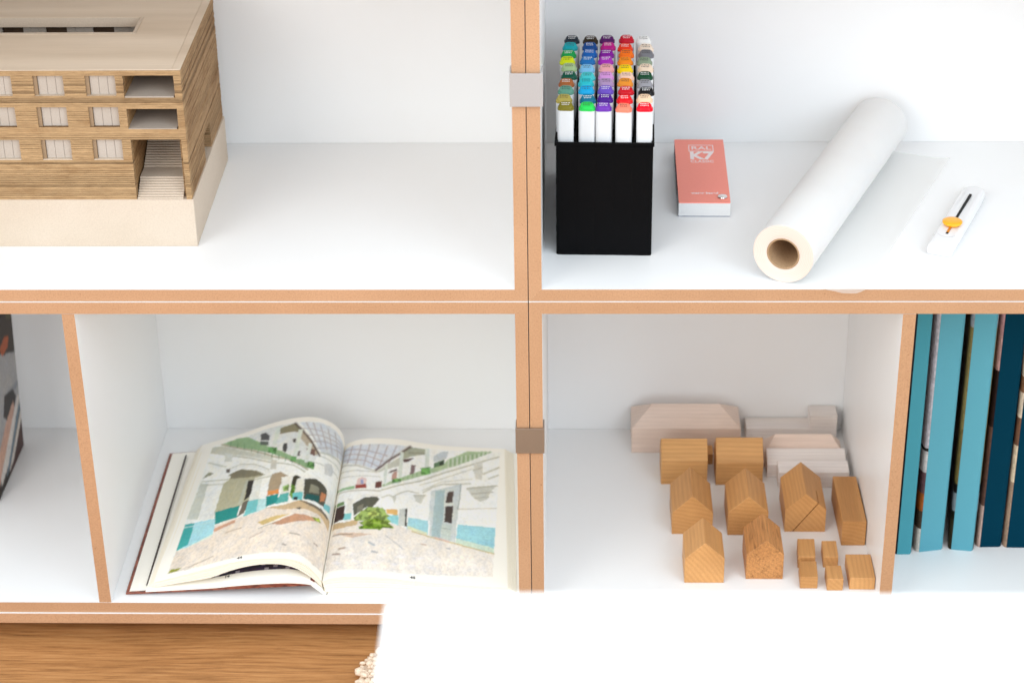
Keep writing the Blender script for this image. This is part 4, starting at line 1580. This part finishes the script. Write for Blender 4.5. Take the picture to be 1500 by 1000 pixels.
def pagenum(s, x, y, z, ang):
    text_mesh('page_number', s, 6.0, INKG, bk, (x + 227, y - 150, z + H), (0, ang, 0), bold=.12)


pagenum('44', -315.5, 20.5, -322.25, -.24)
pagenum('14', -331.0, 20.0, -346.6, -.2)
pagenum('45', -129.1, 20.5, -347.45, .12)

# ------------------------------------------------------------------ wooden houses and blocks (lower right)
HG = 'small wooden building blocks laid out as a village'
Z0 = -H


def gable(name, x0, x1, yf, yb, wall, ridge, mat, label, skew=0.0, cat='wooden house', crack=False):
    xm = (x0 + x1) / 2 + skew
    poly = [(x0, Z0 + .05), (x1, Z0 + .05), (x1, Z0 + wall), (xm, Z0 + ridge), (x0, Z0 + wall)]
    m = MB()
    if not crack:
        m.prism(poly, 'y', yf, yb)
        return solid(name, m, mat, (xm, (yf + yb) / 2, Z0), label, cat, HG, bevel=.5)
    m.prism(poly, 'y', yf + 26, yb)
    # the front is split by a gaping drying crack
    c0, c1 = (x0 + (x1 - x0) * .20, Z0 + .05), (x0 + (x1 - x0) * .80, Z0 + wall + (ridge - wall) * .395)
    d = .62
    m.prism([(x0, Z0 + .05), (c0[0] - d, c0[1]), (c1[0] - d, c1[1] + d), (xm, Z0 + ridge), (x0, Z0 + wall)], 'y', yf, yf + 25.99)
    m.prism([(c0[0] + d, c0[1]), (x1, Z0 + .05), (x1, Z0 + wall), (c1[0] + d * .6, c1[1] - d * .5)], 'y', yf, yf + 25.99)
    return solid(name, m, mat, (xm, (yf + yb) / 2, Z0), label, cat, HG)


gable('wooden_house', 165.6, 208.6, 40.4, 90.4, 31.9, 52.3, BEECH, 'clean gabled beech house in the very front row, left of the pitted one', 0)
gable('wooden_house', 233.0, 273.4, 47.8, 102.0, 32.0, 50.5, BEECH_PIT, 'pitted rough grained beech house in the front row beside the small cubes', .6)
gable('wooden_house', 155.8, 201.6, 134.7, 196.5, 28.6, 51.0, BEECH, 'knotty gabled beech house, left one of the three in the middle row', -.6)
gable('wooden_house', 218.4, 263.4, 133.0, 193.8, 30.6, 51.6, BEECH, 'smooth gabled beech house, centre one of the three in the middle row')
gable('wooden_house', 283.0, 328.7, 140.4, 207.6, 29.6, 50.7, BEECH, 'gabled beech house with a dark diagonal crack across its front', -.6, crack=True)


def ridge_x(x0, x1, yf, yb, wall, ridge, mat, label):
    ym = (yf + yb) / 2
    poly = [(yf, Z0 + .05), (yb, Z0 + .05), (yb, Z0 + wall), (ym, Z0 + ridge), (yf, Z0 + wall)]
    m = MB()
    m.prism(poly, 'x', x0, x1)
    return solid('wooden_house', m, mat, ((x0 + x1) / 2, ym, Z0), label, 'wooden house', HG, bevel=.5)


ridge_x(147.2, 201.2, 238.6, 282, 32.6, 49.6, BEECH_X, 'beech house seen from its long eaves side, the left one of the pair')
ridge_x(211.2, 265.8, 237.2, 281, 30.7, 52.0, BEECH_X, 'beech house seen from its long eaves side, the right one of the pair, darker wall')


def block(x0, x1, yf, yb, h, mat, label, lean=0.0, rot=0.0, cat='wooden block', bev=.5):
    m = MB()
    m.prism([(x0, yf), (x1, yf), (x1 + lean, yb), (x0 + lean, yb)], 'z', Z0 + .05, Z0 + h)
    return solid('wooden_block', m, mat, ((x0 + x1) / 2, (yf + yb) / 2, Z0), label, cat, HG, bevel=bev)


block(343.9, 370.6, 113.1, 206.5, 32.2, BEECH, 'long upright beech block standing against the right panel', -1.2)
block(343.6, 370.9, 29.0, 74.0, 15.4, BEECH, 'flat beech block in the front right corner beside the four small cubes')
block(291.4, 310.3, 68.6, 103.8, 15.4, BEECH, 'small beech block, back left of the four little ones', 2.2)
block(319.4, 335.6, 70.0, 101.2, 14.6, BEECH, 'small narrow beech block, back right of the four little ones', .8)
block(290.4, 309.3, 30.4, 61.4, 15.0, BEECH, 'small beech block, front left of the four little ones', 1.2)
block(319.2, 336.4, 26.8, 52.5, 15.4, BEECH, 'small short beech block, front right of the four little ones')
block(200.9 + .9, 210.6, 282.5, 303.0, 14.2, BEECH, 'little beech block half hidden in the gap between the two long beech houses')


def hip(x0, x1, yf, yb, wall, ridge, inset, mat, label, rear=None, yr=None):
    ym = (yf + yb) / 2 if yr is None else yr
    v = [(x0, yf, Z0 + .05), (x1, yf, Z0 + .05), (x1, yb, Z0 + .05), (x0, yb, Z0 + .05),
         (x0, yf, Z0 + wall), (x1, yf, Z0 + wall), (x1, yb, Z0 + wall), (x0, yb, Z0 + wall),
         (x0 + inset, ym, Z0 + ridge), (x1 - inset, ym, Z0 + ridge)]
    f = [(3, 2, 1, 0), (0, 1, 5, 4), (1, 2, 6, 5), (2, 3, 7, 6), (3, 0, 4, 7), (4, 5, 9, 8), (6, 7, 8, 9), (5, 6, 9), (7, 4, 8)]
    m = MB()
    m.faces(v, f)
    return solid('wooden_block', m, mat, ((x0 + x1) / 2, (yf + yb) / 2, Z0), label, 'wooden block', HG, bevel=.4)


hip(114.4, 244.4, 308.5, 361.0, 33.4, 53.0, 25.0, PALE_PINK, 'long pale pinkish block with a hipped roof against the back panel')
hip(270.4, 362.0, 276.5, 306.0, 20.0, 40.5, 13.0, PALE_PINK, 'pale pink hipped block behind the white sloped one', yr=286)
# white block with a sloping front
m = MB()
m.prism([(253.6, Z0 + .05), (276.2, Z0 + .05), (276.2, Z0 + 27.0), (253.6, Z0 + 18.4)], 'x', 272.2, 364.4)
solid('wooden_block', m, PALE, (318, 265, Z0), 'white stained block with a sloped top, touching the pink hipped one', 'wooden block', HG, bevel=.4)
for_v = 0
m = MB()
m.prism([(231.8, Z0 + .05), (253.0, Z0 + .05), (253.0, Z0 + 24.6), (247.6, Z0 + 24.6), (231.8, Z0 + 21.4)], 'x', 283.4, 365.2)
solid('wooden_block', m, PALE, (324, 242, Z0), 'low white stained block, foremost of the pale ones, behind the cracked house', 'wooden block', HG, bevel=.4)
# white church: long nave with a square tower
m = MB()
m.prism([(253.2, Z0 + .05), (362.2, Z0 + .05), (362.2, Z0 + 35.0), (329.4, Z0 + 35.0), (329.4, Z0 + 17.6), (253.2, Z0 + 17.6)], 'y', 336.0, 362.0)
solid('wooden_block', m, PALE, (308, 349, Z0), 'white stained L shaped block with a square tower in the back right corner', 'wooden block', HG, bevel=.4)

# ------------------------------------------------------------------ blue books (lower right compartment)
TEAL = plain('teal_book_cloth', rgb(90, 158, 174), .6, .12, speck=.03, sscale=700, bmp=.05)
TEAL_D = plain('deep_teal_book_cloth', rgb(70, 146, 160), .6, .12, speck=.03, sscale=700, bmp=.05)
NAVY = plain('petrol_blue_book_cloth', rgb(0, 54, 74, .85), .65, .04, speck=.05, sscale=700, bmp=.05)
PRINT = tinted('photo_print', .4, .10, .25, 500)
BG = 'blue spined books standing in the lower right compartment'


def spine_book(x0, y0, x1, y1, h, depth, mat, label, strips, seed):
    """x0,y0 - x1,y1: the spine's foot from left to right; photo print wraps the boards"""
    ang = math.atan2(y1 - y0, x1 - x0)
    w = math.hypot(x1 - x0, y1 - y0)
    t = thing('book', label, 'book', (x0, y0, Z0), ang, BG)
    cb = 3.6
    m = MB()
    # spine: flat front with rounded edges turning into the boards
    prof = [(.0, .25), (w - .2, .25), (w + 1.4, 1.2), (w + 2.6, 3.0), (w + 1.0, 4.2), (w - .6, 2.6), (0.0, 2.4)]
    m.prism(prof, 'z', .1, h)
    m.build('spine', mat, t, local=True)
    rb = random.Random(seed)
    nz = 80
    shapes = (('front_board', [(-.12, .35), (-1.7, 1.0), (-3.2, 3.0), (-3.9, 7.0), (-3.9, depth), (-1.6, depth), (-1.6, 7.0), (-.12, 2.6)]),
              ('back_board', [(w + 1.3, 4.4), (w + 2.7, 3.2), (w + 3.6, 7.0), (w + 3.6, depth), (w + 1.5, depth), (w + 1.5, 7.0)]))
    for name, prof in shapes:
        m = MB()
        np_ = len(prof)
        for i in range(nz):
            za, zb = .1 + (h - .1) * i / nz, .1 + (h - .1) * (i + 1) / nz
            fz = 1 - (i + .5) / nz
            base = strips[-1][1]
            for lim, cc in strips:
                if fz < lim:
                    base = cc
                    break
            for e in range(np_):
                f_ = (e + 1) % np_
                k = rb.uniform(.8, 1.12)
                pa, pb_ = prof[e], prof[f_]
                m.poly([(pa[0], pa[1], za), (pb_[0], pb_[1], za), (pb_[0], pb_[1], zb), (pa[0], pa[1], zb)], 0, False, tuple(min(1, c * k) for c in base[:3]) + (1,))
        for zc in (.1, h):
            m.poly([(a_, b_, zc) for a_, b_ in prof], 0, False, strips[-1][1])
        m.build(name, PRINT, t, local=True)
    m = MB()
    m.box(-1.3, w + 1.4, 5, depth - 4, 3, h - 4)
    m.build('page_block', PAPER, t, local=True)
    return t


G = rgb
spine_book(404.0, 95.7, 417.0, 95.6, 305.5, 232, TEAL_D, 'deep teal spined book, slimmest of them, touching the wooden edge of the divider', [(.3, G(40, 42, 46)), (1, G(24, 26, 30))], 1)
spine_book(429.0, 100.4, 453.9, 105.1, 308.5, 228, TEAL, 'light teal spined book with a grey white photo on its left board', [(.56, G(196, 190, 196)), (.58, G(40, 36, 30)), (.66, G(206, 202, 200)), (.75, G(98, 70, 74)), (.82, G(160, 90, 40)), (.9, G(70, 60, 48)), (1, G(196, 190, 180))], 2)
spine_book(465.3, 105.6, 486.0, 102.4, 312, 226, TEAL, 'light teal spined book with an olive brown photo on its left board', [(.10, G(150, 158, 166)), (.5, G(128, 116, 72)), (.72, G(110, 98, 56)), (.76, G(16, 16, 16)), (.84, G(120, 132, 138)), (.88, G(30, 28, 18)), (1, G(48, 42, 24))], 3)
spine_book(497.9, 110.2, 519.2, 110.9, 312, 222, NAVY, 'petrol blue spined book, left one of the two dark ones', [(.14, G(176, 134, 136)), (.28, G(176, 140, 136)), (.5, G(40, 26, 24)), (.82, G(92, 66, 56)), (1, G(196, 168, 156))], 4)
spine_book(527.3, 109.8, 548.0, 109.4, 312, 224, NAVY, 'petrol blue spined book at the right picture edge beside a tiled brown photo board', [(.18, G(130, 84, 56)), (.30, G(214, 198, 176)), (.36, G(128, 92, 66)), (.46, G(206, 190, 168)), (.58, G(112, 80, 62)), (.72, G(206, 188, 160)), (1, G(158, 132, 112))], 5)
spine_book(560.0, 108.0, 580.0, 108.5, 312, 224, NAVY, 'petrol blue spined book just beyond the right picture edge', [(1, G(60, 48, 40))], 6)

# ------------------------------------------------------------------ photo book standing in the far left compartment
LB = (-640.0, 215.0, -H)
lb = thing('standing_book', 'upright book with a dark photographic cover standing in the far left compartment', 'book', LB)


def lx(z):           # the cover leans a little
    return -625.2 + (z + H) * .042


ny, nz = 90, 150
yA, yB_, zA, zB = 196.0, 324.4, -H + .3, -70.0

def yz(px, py):      # traced points of the cover picture: (depth mm, height mm) to 0..1000
    return [(px - yA) / (yB_ - yA) * 1000, (py - zA) / (zB - zA) * 1000]


def shp(c, *pts):
    return ('p', c, 0, [k for p in pts for k in yz(*p)])


cover_items = [
    shp((42, 33, 26), (118, -367), (324, -367), (324, -70), (118, -70)),
    shp((169, 168, 168), (240, -196), (330, -240), (330, -305), (256, -330), (118, -300), (118, -150)),
    shp((52, 40, 28), (118, -70), (330, -70), (330, -236), (300, -222), (279, -218), (250, -190), (118, -120)),
    shp((176, 82, 30), (285, -196), (304, -205), (296, -216), (270, -214), (262, -200)),
    shp((77, 74, 34), (305, -120), (322, -150), (318, -190), (300, -180), (296, -140)),
    shp((142, 146, 152), (262, -262), (326, -276), (326, -284), (262, -270)),
    shp((46, 38, 36), (262, -262), (300, -274), (312, -290), (292, -306), (268, -300), (250, -284)),
    shp((199, 158, 138), (256, -297), (296, -288), (300, -300), (240, -340), (205, -352), (205, -320)),
    shp((216, 210, 204), (316, -292), (326, -298), (252, -350), (215, -358), (215, -346)),
    shp((111, 130, 144), (318, -306), (326, -312), (258, -356), (236, -360)),
    shp((221, 213, 204), (322, -318), (330, -326), (276, -358), (250, -362)),
    shp((74, 46, 42), (330, -326), (330, -367), (250, -367), (284, -354)),
]
img = raster(cover_items, ny, nz, rgb(60, 50, 44), 21)
m = MB()
vs, fs, cols = [], [], []
for i in range(ny + 1):
    for j in range(nz + 1):
        z = zA + (zB - zA) * j / nz
        vs.append((lx(z) + .15, yA + (yB_ - yA) * i / ny, z))
for i in range(ny):
    for j in range(nz):
        q = i * (nz + 1) + j
        fs.append((q, q + 1, q + nz + 2, q + nz + 1))
        cols.append((*img[i, j], 1.0))
m.v, m.f, m.m, m.sm, m.col = vs, fs, [0] * len(fs), [False] * len(fs), cols
m.build('cover_picture', PRINT, lb, weld=False)
for name, mat, a, c in (('back_cover', PAPER, -20, -18.0), ('page_block', PAPER, -17.8, -2.6), ('front_cover', plain('dark_cover_board', rgb(60, 48, 42), .5), -2.4, 0)):
    m = MB()
    ins = 3 if name == 'page_block' else 0
    m.prism([(lx(zA) + a, zA), (lx(zA) + c, zA), (lx(zB) + c, zB - ins), (lx(zB) + a, zB - ins)], 'y', yA + ins, yB_ - ins)
    m.build(name, mat, lb)
